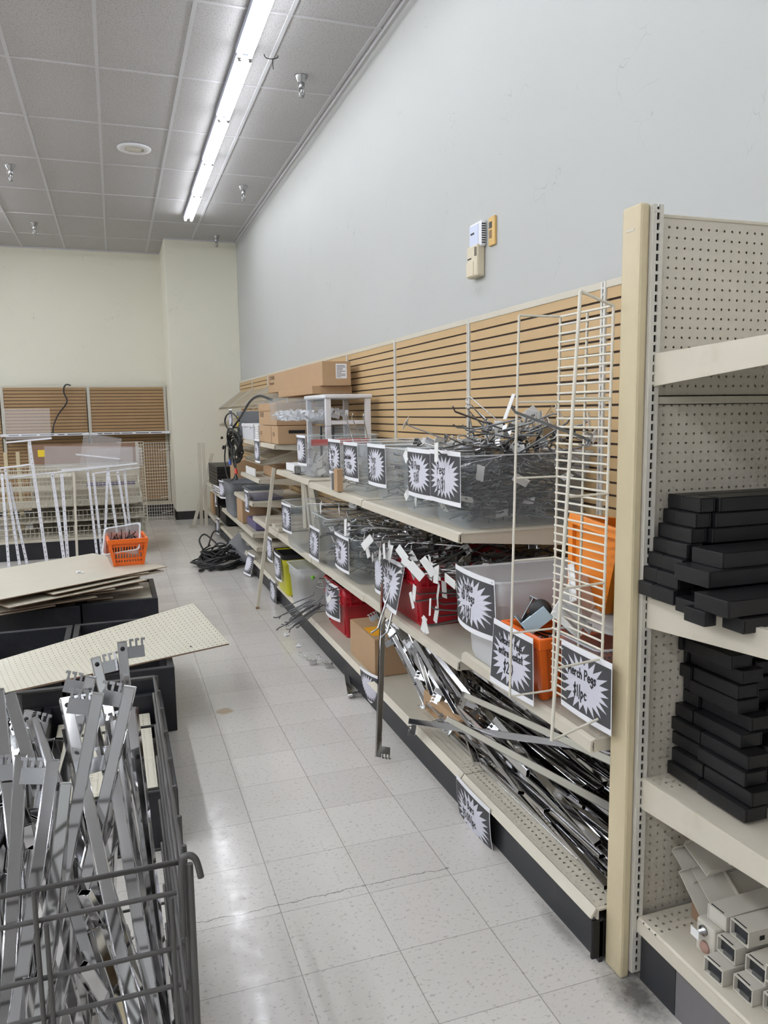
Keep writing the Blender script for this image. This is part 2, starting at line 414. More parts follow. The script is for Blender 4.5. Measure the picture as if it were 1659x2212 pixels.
# ---- devices on the right wall
f = thing('thermostat', 'white and lilac thermostat box on the right wall', 'thermostat', (XW, 3.93, 2.49))
G().box((XW-.034, 3.866, 2.50), (XW, 4.015, 2.635)).build('case', 'white_metal', f, bevel=.012)
G().box((XW-.037, 3.90, 2.512), (XW-.033, 4.005, 2.622)).build('face_plate', 'lilac', f, bevel=.002)
g = G()
for k in range(9): g.box((XW-.030, 3.8655, 2.515+k*.012), (XW-.008, 3.868, 2.521+k*.012))
g.build('vent_slots', 'dark', f)
G().box((XW-.0378, 3.945, 2.574), (XW-.037, 3.99, 2.584)).build('marking', 'ink', f)
f = thing('sensor_box', 'tall beige plastic box under the white thermostat', 'sensor box', (XW, 3.93, 2.345))
G().box((XW-.05, 3.885, 2.348), (XW, 4.015, 2.515)).build('case', 'beige', f, bevel=.01)
G().box((XW-.054, 3.925, 2.355), (XW-.049, 4.012, 2.43)).build('front_cover', 'beige', f, bevel=.003)
g = G()
for k in range(6): g.box((XW-.0515, 3.89, 2.455+k*.008), (XW-.049, 3.915, 2.459+k*.008))
g.build('vent_slots', 'dark', f); G().box((XW-.0512, 3.955, 2.445), (XW-.0498, 4.0, 2.452)).build('marking', 'ink', f)
f = thing('wall_plate', 'ochre yellow plate right of the thermostat', 'wall plate', (XW, 3.79, 2.48))
G().box((XW-.014, 3.752, 2.487), (XW, 3.822, 2.632)).build('plate', 'ochre', f, bevel=.003)
g = G().box((XW-.0158, 3.782, 2.575), (XW-.013, 3.812, 2.607))
for k in range(7): g.box((XW-.0152, 3.782, 2.525+k*.006), (XW-.0138, 3.812, 2.528+k*.006))
g.build('window_and_slots', 'kick', f)

# ================================================================ wall shelving
def slat_panel(g, ax, lo, hi, face, z0, z1, pitch=.0515, gap=.0095, depth=.010, back=.016, m0=0, m1=1):
    """slats with real grooves; ax 'x' = panel on the right wall (faces -X), 'y' = on the back wall (faces -Y)"""
    k = 0; z = z1
    while z > z0+.01:
        zt = z; zb = max(z-pitch+gap, z0)
        a, b = ((face, lo, zb), (face+depth, hi, zt)) if ax == 'x' else ((lo, face, zb), (hi, face+depth, zt))
        g.box(a, b, m0); z -= pitch
    a, b = ((face+depth, lo, z0), (face+back, hi, z1)) if ax == 'x' else ((lo, face+depth, z0), (hi, face+back, z1))
    g.box(a, b, m1)
XS = 1.872
BAY = [1.80, 2.72, 3.98, 5.18, 6.36, 7.58, 8.78, 9.96, 11.14, 12.30]
BNAME = ['behind the grey-and-cream end post', 'with the nearest clear bins on its shelf', 'behind the middle of the clear bins', 'behind the white drawer unit', 'behind the long carton',
         'left of the long carton', 'third from the far corner', 'second from the far corner', 'at the far corner']
for k in range(9):
    y0, y1 = BAY[k], BAY[k+1]
    f = thing('slatwall_bay', 'bay of tan slatwall wall shelving '+BNAME[k], 'wall shelving', (XS, (y0+y1)/2, 0), 'slatwall bays along the right wall')
    g = G(); slat_panel(g, 'x', y0+.020, y1-.020, XS, .2, 2.105); g.build('slat_panel', ['slat', 'groove'], f, origin=None)
    G().box((XS-.004, y0+.002, 2.105), (XS+.03, y1-.002, 2.135)).build('top_cap', 'almond', f, bevel=.003)
    g = G()
    ys = (y0, y1) if k == 8 else (y0,)
    for yy in ys:
        g = G().box((XS-.006, yy-.016, 0), (XS-.002, yy+.016, 2.133)); up = g.build('upright', 'slotY', f, own=True)
        G().box((XS-.001, yy-.014, .01), (XS+.03, yy+.014, 2.13)).build('channel_shade_core', 'dark', up)  # near-black fill stands for the shade behind the slots
        for s_ in (-1, 1): G().box((XS-.0015, yy+s_*.0145, 0), (XS+.045, yy+s_*.0185, 2.132)).build('channel_side', 'greige', up)
    if k < 8:
        ya, yb = y0+.003, y1-.003
        d = G().prism([(1.262, .172), (1.262, .140), (1.268, .140), (1.268, .166), (1.86, .166), (1.86, .172)], 1, ya, yb)
        d.build('base_deck', 'pegfront', f)
        # slanted price rail on the deck's front edge
        G().prism([(1.238, .150), (1.258, .178), (1.264, .173), (1.244, .146)], 1, ya, yb).build('price_rail', 'almond', f)
        G().box((1.272, ya, 0), (1.284, yb, .140)).build('kick_plate', 'kick', f)
struct(G().box((XS+.05, 1.80, 0), (XW-.002, 12.3, .12)).build('baseboard_right', 'base'))
def shelf(name, y0, y1, z, label, xf=1.235, xb=XS-.008, tilt=0., mt='almond', drop=.045, wavy=0.):
    """gondola shelf: deck, front price channel and two side brackets"""
    f = thing('metal_shelf', label, 'shelf', ((xf+xb)/2, (y0+y1)/2, z-.04), 'metal shelves of the wall shelving')
    zf = z-tilt
    G().hexa([(xf+.02, y0+.004, zf-.004), (xb, y0+.004, z-.004), (xb, y1-.004, z-.004), (xf+.02, y1-.004, zf-.004)],
             [(xf+.02, y0+.004, zf), (xb, y0+.004, z), (xb, y1-.004, z), (xf+.02, y1-.004, zf)]).build('shelf_deck', 'pegdeck' if mt == 'almond' else mt, f)
    G().prism([(xf, zf-.034), (xf+.004, zf-.002), (xf+.020, zf+.004), (xf+.022, zf-.001), (xf+.010, zf-.006), (xf+.008, zf-.030), (xf+.02, zf-.036), (xf+.02, zf-.040)], 1, y0+.002, y1-.002).build('price_channel', mt, f)
    for s, yy in ((0, y0+.006), (1, y1-.010)):
        br = G().prism([(xf+.016, zf-.001), (xb+.004, z-.001), (xb+.004, z-.088), (xb-.02, z-.088), (xf+.016, zf-.036)], 1, yy, yy+.004)
        br.build('bracket', mt, f)
    return f
shelf('u', 2.725, 3.985, 1.157, 'upper metal shelf under the nearest clear bins')
shelf('u', 3.99, 5.20, 1.160, 'upper metal shelf in the middle of the bin row')
shelf('u', 5.205, 6.34, 1.172, 'upper metal shelf under the white drawer unit')
shelf('m', 1.815, 2.70, .690, 'middle metal shelf under the orange basket by the end post')
shelf('m', 2.735, 3.975, .640, 'middle metal shelf under the large red crate')
shelf('m', 3.98, 5.18, .635, 'middle metal shelf under the clear peg bins')
shelf('m', 5.19, 6.38, .632, 'middle metal shelf under the farthest clear peg bin')
shelf('m', 6.40, 7.62, .628, 'middle metal shelf with stacked shelf parts, left of the leaning strip')
shelf('t', 6.40, 8.02, 1.372, 'highest metal shelf under two cardboard boxes')
shelf('s', 7.20, 8.30, 1.020, 'metal shelf below the tilted wire rack')
shelf('s', 7.62, 8.86, .757, 'metal shelf with a violet-based tray behind the grey bin')
shelf('s', 7.66, 10.03, .440, 'long metal shelf carrying the grey bin')
shelf('s', 7.46, 8.50, .355, 'loose metal shelf lying over the base deck', tilt=.02)
shelf('s', 10.05, 11.24, .592, 'metal shelf in front of the black boards, with white clips')
shelf('s', 11.10, 12.22, .640, 'metal shelf under the stack of black boards')
shelf('s', 10.86, 12.20, .190, 'metal base shelf in the far corner beside the leaning strips')
# ================================================================ end unit at the right edge of the frame
XE, YE = 1.300, 1.732            # left side and peg panel of the end unit
f = thing('end_unit', 'tall cream end-of-aisle shelving unit with pegboard back and slotted post', 'shelving unit', (1.55, 1.6, 0))
po = G().box((1.288, 1.722, 0), (1.318, 1.800, 2.150)).build('end_post', 'post', f, bevel=.008)
G().box((1.2868, 1.745, 2.085), (1.2882, 1.778, 2.091)).build('embossed_mark', 'almond', po)
up = G().box((1.319, 1.712, .02), (1.351, 1.716, 2.145)).build('slotted_upright', 'slotZ', f, own=True)
G().box((1.322, 1.7175, .03), (1.348, 1.78, 2.14)).build('upright_shade_core', 'dark', up)  # shade inside the hollow post, given as a near-black block
for xx in (1.3185, 1.3485): G().box((xx, 1.7165, .02), (xx+.003, 1.795, 2.145)).build('upright_side', 'greige', up)
G().box((1.353, YE, 1.665), (1.918, YE+.006, 2.122)).build('peg_panel', 'pegXZ', f)
G().box((1.353, YE, .17), (1.918, YE+.006, 1.640)).build('peg_panel', 'pegXZ', f)
G().box((1.352, YE-.012, 1.642), (1.918, YE+.01, 1.662)).build('panel_joiner', 'almond', f, bevel=.003)
G().box((1.352, YE-.003, 2.118), (1.918, YE+.012, 2.127)).build('top_cap', 'almond', f, bevel=.002)
G().box((1.353, YE+.008, .17), (1.918, YE+.06, 2.118)).build('rear_panel', 'dark', f)  # near-black sheet close behind, so the peg holes read as unlit depth
G().box((1.335, .9, .145), (1.918, YE-.004, .150)).build('base_support', 'kick', f)
G().box((1.345, .6, 0), (1.357, 1.70, .16)).build('kick_plate', 'kick2', f)
G().box((1.343, 1.560, 0), (1.357, 1.705, .165)).build('kick_overlap', 'kick', f)
G().prism([(1.333, .150), (1.345, .150), (1.345, .186), (1.918, .186), (1.918, .190), (1.340, .190), (1.333, .180)], 1, .6, 1.715).build('base_deck', 'pegrear2', f, bevel=.001)
G().box((1.332, .6, .148), (1.336, 1.712, .184)).build('deck_lip', 'almond', f)
def endshelf(z0, z1, label, zb0, y1=.9):
    """shelf of the end unit; side bracket tapers toward the aisle in front"""
    s = thing('metal_shelf', label, 'shelf', (1.8, 1.3, z0-.08), 'metal shelves of the end unit')
    def zz(y): return z0+(z1-z0)*(1.72-y)/(1.72-y1)
    G().add([(1.352, 1.716, z0-.003), (1.915, 1.716, z0-.003), (1.915, y1, z1-.003), (1.352, y1, z1-.003), (1.352, 1.716, z0), (1.915, 1.716, z0), (1.915, y1, z1), (1.352, y1, z1)],
            [(0,1,2,3),(7,6,5,4),(0,4,5,1),(1,5,6,2),(2,6,7,3),(3,7,4,0)]).build('shelf_deck', 'pegrear', s)
    G().prism([(1.716, z0+.002), (y1, z1+.002), (y1, z1-.040), (1.716, zb0)], 0, 1.336, 1.342).build('side_bracket', 'almond', s, bevel=.001)
    G().prism([(1.716, z0+.002), (y1, z1+.002), (y1, z1-.030), (1.716, z0-.03)], 0, 1.342, 1.354).build('deck_edge', 'almond', s)
    G().box((1.336, y1-.012, z1-.05), (1.915, y1, z1+.003)).build('front_edge', 'almond', s, bevel=.002)
    return s
endshelf(1.770, 1.800, 'highest metal shelf of the end unit, empty', 1.688)
endshelf(1.128, 1.150, 'metal shelf of the end unit under the upper black trays', 1.040)
endshelf(.607, .622, 'metal shelf of the end unit under the lower black trays', .518)
# ---- black plastic trays
def tray(x0, x1, y0, y1, z0, h, label, rz=0., grp='black plastic trays stacked on the end unit'):
    g = G(); tw = .005; cx, cy = (x0+x1)/2, (y0+y1)/2
    a, b = (x1-x0)/2, (y1-y0)/2
    g.box((-a, -b, h-tw), (a, b, h)); 
    g.box((-a, -b, 0), (-a+tw, b, h)); g.box((a-tw, -b, 0), (a, b, h)); g.box((-a+tw, -b, 0), (a-tw, -b+tw, h)); g.box((-a+tw, b-tw, 0), (a-tw, b, h))
    o = g.build('black_tray', 'black', origin=(0, 0, 0), bevel=.0035, recalc=False)
    place(o, rot((cx, cy, z0), 0, 0, rz)); return tag(o, label, 'tray', grp)
H1 = .0375
for k in range(7):
    z = 1.3665-.038*k; xl = 1.387-.0145*k; sfx = ('top row', 'second row', 'third row', 'fourth row', 'fifth row', 'sixth row', 'bottom row')[k]
    lab = 'narrow black plastic tray end in the %s of the upper stack' % sfx
    tray(xl, xl+.050, 1.585-.003*k, 1.652, z, H1, lab)
    tray(xl+.004, xl+.42, 1.655, 1.712, z, H1, 'black plastic tray at the back of the %s, against the pegboard' % sfx)
    if k not in (3, 5): tray(xl+.054, xl+.46, 1.575-.006*k, 1.650, z, H1, 'long black plastic tray in front of the %s of the upper stack' % sfx)
for (x, y, yb, z, lab) in [(1.345, 1.455, 1.560, 1.249, 'black plastic tray jutting forward over the middle of the upper stack'), (1.294, 1.440, 1.56, 1.210, 'black plastic tray with a pale dot, jutting forward below the middle'),
                           (1.262, 1.343, 1.45, 1.165, 'dusty black plastic tray jutting out lowest at the front of the upper stack')]:
    tray(x, x+.5, y, yb, z, H1+.002, lab)
tray(1.255, 1.29, 1.405, 1.475, 1.130, .036, 'small black tray end hanging over the edge of the upper stack shelf')
tray(1.300, 1.6, 1.335, 1.40, 1.127, .036, 'black tray lying lowest under the dusty jutting tray')
tray(1.300, 1.36, 1.46, 1.56, 1.129, .036, 'black tray between the bottom row and the hanging tray end')
BST = [(1.459, 1.533, 1.709), (1.482, 1.518, 1.71), (1.469, 1.517, 1.681), (1.466, 1.512, 1.686), (1.485, 1.486, 1.66), (1.452, 1.481, 1.654), (1.437, 1.442, 1.607), (1.423, 1.433, 1.601), (1.419, 1.406, 1.57), (1.401, 1.406, 1.571)]
for k, (x, ya, yb_) in enumerate(BST):
    z = 1.0-.038*k-.037; on = ('top', 'second', 'third', 'fourth', 'fifth', 'sixth', 'seventh', 'eighth', 'ninth', 'bottom')[k]
    tray(x, x+.07, ya, yb_, z, H1-.0005, 'black tray %s in the front column of the lower stack' % on, rnd.uniform(-.015, .015))
    tray(x+rnd.uniform(-.012, .02), x+.08, yb_+.003, min(yb_+.10+rnd.uniform(0, .03), 1.725), z+rnd.uniform(0, .0), H1-.001, 'black tray %s in the rear column of the lower stack' % on)
    tray(x+.085, x+.50, ya+.03+rnd.uniform(0, .03), 1.70, z, H1-.001, 'black tray %s in the deep right column of the lower stack' % on)
# ---- beige hollow bracket tubes on the base deck
def btube(x, y, z, L, a, b, label, rz=0., closed=False):
    t_ = .0035
    f = thing('bracket_tube', label, 'metal bracket', (0, 0, 0), 'cream bracket tubes on the base deck')
    g = G()
    g.box((0, 0, 0), (L, a, t_)); g.box((0, 0, b-t_), (L, a, b)); g.box((0, 0, t_), (L, t_, b-t_)); g.box((0, a-t_, t_), (L, a, b-t_))
    if closed: g.box((.002, t_, t_), (.006, a-t_, b-t_))
    g.build('tube', 'greige', f, bevel=.0015, origin=None)
    G().box((.035, -.0008, b*.35), (.050, .0005, b*.62)).build('slot', 'dark', f)
    G().box((.075, -.0008, b*.35), (.090, .0005, b*.62)).build('slot', 'dark', f)
    G().box((.006, a*.25, b-.0003), (.009, a*.9, b+.0008)).build('slot', 'dark', f)
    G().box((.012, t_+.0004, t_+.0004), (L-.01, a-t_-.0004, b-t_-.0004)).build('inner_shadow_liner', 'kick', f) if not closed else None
    G().box((.003, .012, t_), (.012, a-.02, b*.35)).build('inner_channel', 'peg', f)
    place(f, rot((x, y, z), 0, 0, rz)); return f
BT = [(1.358, 1.410, .191, 'lowest cream bracket tube at the left end of the pile'), (1.378, 1.334, .191, 'lowest cream bracket tube nearest the shelf front'),
      (1.398, 1.413, .238, 'cream bracket tube beside the round lock, middle row'), (1.412, 1.330, .238, 'cream bracket tube in the middle row, half hidden at right'),
      (1.425, 1.400, .286, 'topmost cream bracket tube with an open end'), (1.405, 1.262, .262, 'cream bracket tube at the right edge, upper'), (1.40, 1.262, .191, 'cream bracket tube at the right edge, lower')]
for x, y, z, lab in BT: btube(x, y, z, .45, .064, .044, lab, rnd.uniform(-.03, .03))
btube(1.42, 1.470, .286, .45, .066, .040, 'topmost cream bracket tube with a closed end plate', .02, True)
f = thing('lock_box', 'worn cream bracket with a round lock and a small key plate', 'lock box', (1.42, 1.5, .19))
G().box((1.398, 1.484, .191), (1.75, 1.552, .284)).build('body', 'greige', f, bevel=.006)
G().lathe([(0, 0), (.014, 0), (.014, .006), (.006, .008), (.006, .02), (0, .02)], 14, Matrix.Translation((1.398, 1.522, .262)) @ Matrix.Rotation(-math.pi/2, 4, 'Y')).build('lock_barrel', 'chromed', f)
G().box((1.374, 1.515, .243), (1.3755, 1.545, .268)).build('key_plate', 'tag', f, bevel=.0005)
G().lathe([(0, 0), (.017, 0), (.015, .006), (0, .006)], 14, Matrix.Translation((1.398, 1.516, .218)) @ Matrix.Rotation(-math.pi/2, 4, 'Y')).build('keyhole_plug', 'rust', f)
def channel(pts, label, L, rz, tilt, wd=.10, hgt=.02):
    f = thing('metal_channel', label, 'metal channel', (0, 0, 0), 'cream metal channels leaning on the pegboard')
    g = G().box((0, 0, 0), (L, wd, .002)).box((0, 0, .002), (L, .002, hgt)).box((0, wd-.002, .002), (L, wd, hgt)); g.build('channel', 'greige', f, bevel=.0008)
    G().box((.09, .003, .002), (.093, wd-.003, hgt*.7)).build('end_stop', 'greige', f)
    place(f, rot(pts, tilt, 0, rz)); return f
channel((1.462, 1.590, .360), 'cream metal channel lying highest on the bracket pile', .6, .05, .45)
channel((1.440, 1.625, .318), 'cream metal channel second from the top, behind the bracket pile', .6, .0, .6)
channel((1.418, 1.560, .268), 'wide cream metal channel with a sloped open end', .6, .03, .75, .12)
channel((1.455, 1.545, .282), 'wide cream metal channel overlapping the sloped one', .6, .02, .62, .12)
f = G().box((1.475, 1.585, .191), (1.72, 1.66, .262)); tag(f.build('wood_block', 'wood', bevel=.003), 'brown wooden block under the cream channels', 'block')
# ================================================================ totes, crates, signs and pegs on the wall shelving
def rrect(x0, x1, y0, y1, z, r, n=4):
    out = []
    for cx, cy, a in ((x1-r, y1-r, 0), (x0+r, y1-r, 90), (x0+r, y0+r, 180), (x1-r, y0+r, 270)):
        for i in range(n+1):
            q = math.radians(a+90*i/n); out.append(V((cx+r*math.cos(q), cy+r*math.sin(q), z)))
    return out
def loft(g, loops, cap=True, m=0, smooth=True):
    n = len(loops[0]); vs = [q for L in loops for q in L]
    fs = [(i*n+j, i*n+(j+1) % n, (i+1)*n+(j+1) % n, (i+1)*n+j) for i in range(len(loops)-1) for j in range(n)]
    g.add(vs, fs, m, smooth)
    if cap: g.add(loops[0], [tuple(range(n))[::-1]], m)
    return g
def tote(x0, x1, y0, y1, z0, h, label, mt='clear', rimm='rim', taper=.035, name='plastic_tote', cat='tote', r=.03, step=True, group=None, local=False, handles=True):
    cx, cy = (x0+x1)/2, (y0+y1)/2
    f = thing(name, label, cat, (cx, cy, z0), group)
    def L(k, ins, z): return rrect(x0+ins, x1-ins, y0+ins, y1-ins, z0+z, r)
    lo = [L(0, taper, .002), L(0, taper*.75, h*.08), L(0, taper*.35, h*.74)]
    lo += [L(0, taper*.16, h*.745)] if step else []
    lo += [L(0, 0.004, h*.985)]
    loft(G(), lo).build('body', mt, f, recalc=False)
    g = G(); a = L(0, .004, h*.985); b_ = L(0, -.008, h*.985); c_ = L(0, -.008, h); d_ = L(0, .001, h)
    n = len(a)
    loft(g, [a, b_, c_, d_, a], cap=False, smooth=False); g.build('rim', rimm, f, recalc=False)
    return f
# --- clear bins of the upper shelf (near to far)
U = [(2.745, 3.115, 'nearest clear plastic tote on the upper shelf, heaped with grey pegs'), (3.135, 3.50, 'clear plastic tote second from the near end of the upper shelf'),
     (3.52, 3.915, 'clear plastic tote third on the upper shelf, behind the brown-edged gap'), (4.02, 4.385, 'clear plastic tote with the Acrylic Divider sign'),
     (4.40, 4.76, 'clear plastic tote half hidden behind the small brown box'), (5.345, 5.70, 'clear plastic tote with a red-topped bag of white pieces')]
for y0, y1, lab in U: tote(1.268, 1.858 if y0 < 5 else 1.80, y0, y1, 1.162 if y0 < 5 else 1.176, .298, lab, group='clear totes on the upper shelf')
tote(1.272, 1.86, 1.835, 2.085, .692, .255, 'clear plastic tote beside the end post with the Merch Peg sign')
tote(1.225, 1.82, 2.375, 2.685, .692, .345, 'milky white plastic tote with the Double HD Pegs sign', 'milky', 'milky', r=.035)
tote(1.262, 1.83, 4.195, 4.60, .637, .27, 'clear plastic tote on the middle shelf with the HD Pegs sign')
tote(1.235, 1.83, 4.70, 5.12, .637, .33, 'clear plastic tote on the middle shelf with the narrow Pegs sign')
tote(1.178, 1.80, 5.36, 5.84, .634, .345, 'clear plastic tote farthest on the middle shelf, above the white tub')
tote(1.19, 1.70, 5.42, 5.80, .176, .33, 'frosted tall tub on the base deck with a green sticker', 'milky', 'milky', r=.05)
tote(1.20, 1.75, 5.98, 6.36, .176, .34, 'lime yellow tub on the base deck with dark marker drawing', 'lime', 'dark', r=.03)
# pieces on the two tubs
f = G().lathe([(0, 0), (.014, 0), (.014, .001), (0, .001)], 16, axes((1.30, 5.4155, .445), (1, 0, 0), (0, 0, 1), (0, -1, 0)))
tag(f.build('round_sticker', 'green'), 'small green round sticker on the frosted tall tub', 'sticker')
# --- red crates
def crate(x0, x1, y0, y1, z0, h, label):
    f = thing('red_crate', label, 'crate', ((x0+x1)/2, (y0+y1)/2, z0), 'red crates of pegs')
    tp = .03
    def L(i, z): return rrect(x0+i, x1-i, y0+i, y1-i, z0+z, .02)
    loft(G(), [L(tp, .002), L(tp*.4, h*.62), L(.002, h*.63), L(0, h), L(.006, h), L(tp*.4+.006, h*.62), L(tp+.006, .008)]).build('body', 'red', f, recalc=False)
    g = G()
    rb = G()
    for i in range(6):
        y = y0+.05+(y1-y0-.1)*i/5; rb.box((x0-.006, y-.004, z0+h*.64), (x0+.006, y+.004, z0+h-.01))
    for z in (.70, .84, .97): rb.box((x0-.007, y0+.02, z0+h*z-.004), (x0+.006, y1-.02, z0+h*z+.004))
    for i in range(7):
        x = x0+.05+(x1-x0-.1)*i/6; rb.box((x-.004, y0-.006, z0+h*.64), (x+.004, y0+.006, z0+h-.01))
    for z in (.66, .82, .97): rb.box((x0+.02, y0-.007, z0+h*z-.004), (x1-.02, y0+.006, z0+h*z+.004))
    rb.build('ribs', 'red', f, recalc=False)
    pl = G()
    pl.box((x0+.018, y0+.05, z0+.02), (x0+.032, y0+.058, z0+h*.62)); pl.box((x0+.018, y1-.058, z0+.02), (x0+.032, y1-.05, z0+h*.62))
    pl.build('corner_pads', 'red', f)
    return f
crate(1.262, 1.83, 3.23, 3.70, .642, .29, 'large red crate on the middle shelf stuffed with white-tagged pegs')
crate(1.325, 1.83, 4.70, 5.19, .174, .335, 'red crate on the base deck, left of the carton with an amber label')
# --- orange baskets
M['oslot'] = holes('orange_slotted_side', (.85, .155, .015), 'XZ', r=.004, pitch=(.020, .052), slot=(.0055, .018), rng=[('X', -.14, .14), ('Z', .03, .165)])
M['oslot2'] = holes('amber_slotted_side', (.80, .24, .02), 'XZ', r=.004, pitch=(.026, .06), slot=(.0075, .016), rng=[('X', -.13, .13), ('Z', .05, .20)])
def basket(label, L_, W_, h, T, body='oslot', solid='orange'):
    f = thing('shopping_basket', label, 'basket', (0, 0, 0))
    a, b = L_/2, W_/2; i = .035
    lo = [V((-a+i, -b+i, 0)), V((a-i, -b+i, 0)), V((a-i, b-i, 0)), V((-a+i, b-i, 0))]; hi = [V((-a, -b, h)), V((a, -b, h)), V((a, b, h)), V((-a, b, h))]
    g = G()
    g.add(lo, [(0, 3, 2, 1)], 1); 
    for k in range(4):
        q = (k+1) % 4; g.add([lo[k], lo[q], hi[q], hi[k]], [(0, 1, 2, 3)], 0 if k in (0, 2) else 1)
    g.build('basket_body', [body, solid], f, recalc=False)
    r = G()
    o = .012
    ring = lambda e, z: [V((-a-e, -b-e, z)), V((a+e, -b-e, z)), V((a+e, b+e, z)), V((-a-e, b+e, z))]
    loft(r, [ring(0, h-.035), ring(o, h-.035), ring(o, h), ring(-.006, h), ring(-.006, h-.03), ring(0, h-.035)], cap=False, smooth=False)
    r.build('basket_rim', solid, f, recalc=False, bevel=.003)
    for sx in (-1, 1):
        for sy in (-1, 1): G().hexa([(sx*(a-i)-.012, sy*(b-i)-.012, 0), (sx*(a-i)+.012, sy*(b-i)-.012, 0), (sx*(a-i)+.012, sy*(b-i)+.012, 0), (sx*(a-i)-.012, sy*(b-i)+.012, 0)],
                                     [(sx*a-.012, sy*b-.012, h-.02), (sx*a+.012, sy*b-.012, h-.02), (sx*a+.012, sy*b+.012, h-.02), (sx*a-.012, sy*b+.012, h-.02)]).build('corner_post', solid, f)
    place(f, T); return f
basket('orange shopping basket of casters on the middle shelf by the end post', .40, .24, .215, rot((1.445, 2.232, .693), 0, 0, 0))
basket('amber orange basket tilted upright behind the wire rack',   .42, .24, .27, rot((1.575, 2.10, .985), .10, .16, .06), 'oslot2', 'orange2')
# --- starburst price signs in marker handwriting
GL = {
 'P': (.55, [[(0,0),(.02,1)],[(0,.98),(.35,.98),(.5,.75),(.38,.52),(.03,.45)]]), 'e': (.5, [[(0,.3),(.42,.32),(.36,.52),(.18,.58),(.02,.38),(.06,.08),(.26,0),(.46,.12)]]),
 'g': (.5, [[(.4,.5),(.2,.57),(.03,.35),(.2,.1),(.4,.3),(.42,.55),(.42,-.2),(.22,-.42),(.02,-.25)]]), 's': (.42, [[(.36,.5),(.2,.58),(.08,.46),(.33,.2),(.2,0),(0,.07)]]),
 '1': (.22, [[(.1,1),(.1,0)]]), '2': (.58, [[(0,.78),(.2,1),(.44,.82),(.3,.45),(0,0),(.52,.03)]]), '/': (.32, [[(.22,1.12),(.12,-.15)]]),
 '$': (.55, [[(.48,.8),(.25,.92),(.05,.72),(.42,.36),(.25,.06),(0,.2)],[(.27,1.12),(.23,-.12)]]), 'H': (.6, [[(0,0),(.02,1)],[(.46,0),(.48,1)],[(0,.5),(.47,.52)]]),
 'D': (.62, [[(.02,0),(.02,1),(.34,.92),(.54,.55),(.36,.1),(0,0)]]), '5': (.56, [[(.5,1),(.1,.98),(.05,.56),(.35,.62),(.48,.3),(.3,0),(0,.07)]]),
 '3': (.55, [[(.02,.9),(.25,1),(.42,.8),(.18,.55),(.44,.3),(.25,0),(0,.1)]]), '0': (.6, [[(.25,1),(.02,.6),(.12,.08),(.35,.02),(.5,.45),(.42,.88),(.22,1)]]),
 '7': (.5, [[(0,.97),(.45,1),(.15,0)]]), '.': (.2, [[(.08,0),(.1,.05)]]), 'o': (.5, [[(.22,.57),(.02,.3),(.2,0),(.42,.25),(.24,.57)]]),
 'u': (.5, [[(.02,.55),(.04,.1),(.22,0),(.4,.2)],[(.4,.55),(.42,0)]]), 'b': (.5, [[(.02,1),(.04,0)],[(.04,.4),(.3,.55),(.42,.25),(.2,0),(.04,.08)]]), 'l': (.25, [[(.08,1),(.1,0)]]),
 'c': (.45, [[(.38,.48),(.2,.57),(.02,.3),(.18,0),(.4,.08)]]), 't': (.4, [[(.16,.9),(.18,.05),(.32,.02)],[(0,.6),(.36,.62)]]), 'r': (.42, [[(.04,.55),(.06,0)],[(.05,.35),(.2,.55),(.38,.5)]]),
 'i': (.22, [[(.08,.55),(.09,0)],[(.08,.78),(.1,.84)]]), 'y': (.5, [[(.02,.55),(.2,.12)],[(.42,.55),(.1,-.4)]]), 'n': (.5, [[(.03,.55),(.05,0)],[(.05,.35),(.25,.56),(.4,.4),(.42,0)]]),
 'B': (.55, [[(.02,0),(.02,1),(.35,.92),(.36,.6),(.05,.52),(.42,.42),(.4,.1),(.02,0)]]), 'a': (.5, [[(.4,.5),(.2,.57),(.02,.28),(.18,0),(.4,.2),(.42,.55),(.44,0)]]),
 'k': (.48, [[(.03,1),(.05,0)],[(.4,.55),(.06,.25),(.42,0)]]), 'M': (.75, [[(0,0),(.06,1),(.3,.35),(.55,1),(.62,0)]]), 'h': (.5, [[(.03,1),(.05,0)],[(.05,.35),(.25,.56),(.4,.4),(.42,0)]]),
 'S': (.52, [[(.46,.85),(.25,1),(.05,.78),(.42,.32),(.22,0),(0,.12)]]), 'p': (.5, [[(.03,.55),(.03,-.4)],[(.03,.4),(.25,.57),(.42,.3),(.22,.02),(.04,.12)]]),
 'A': (.6, [[(0,0),(.26,1),(.5,0)],[(.1,.4),(.42,.42)]]), 'd': (.5, [[(.38,.45),(.18,.55),(.02,.25),(.2,0),(.4,.2)],[(.42,1),(.43,0)]]), 'v': (.45, [[(0,.55),(.2,0),(.42,.57)]]),
 '~': (.75, [[(0,.3),(.08,.75),(.16,.1),(.24,.7),(.30,.05),(.40,.6),(.46,.1),(.54,.55),(.62,.15),(.70,.5)]]),
 ' ': (.35, []), '|': (.25, [[(.1,1.1),(.1,-.1)]])}
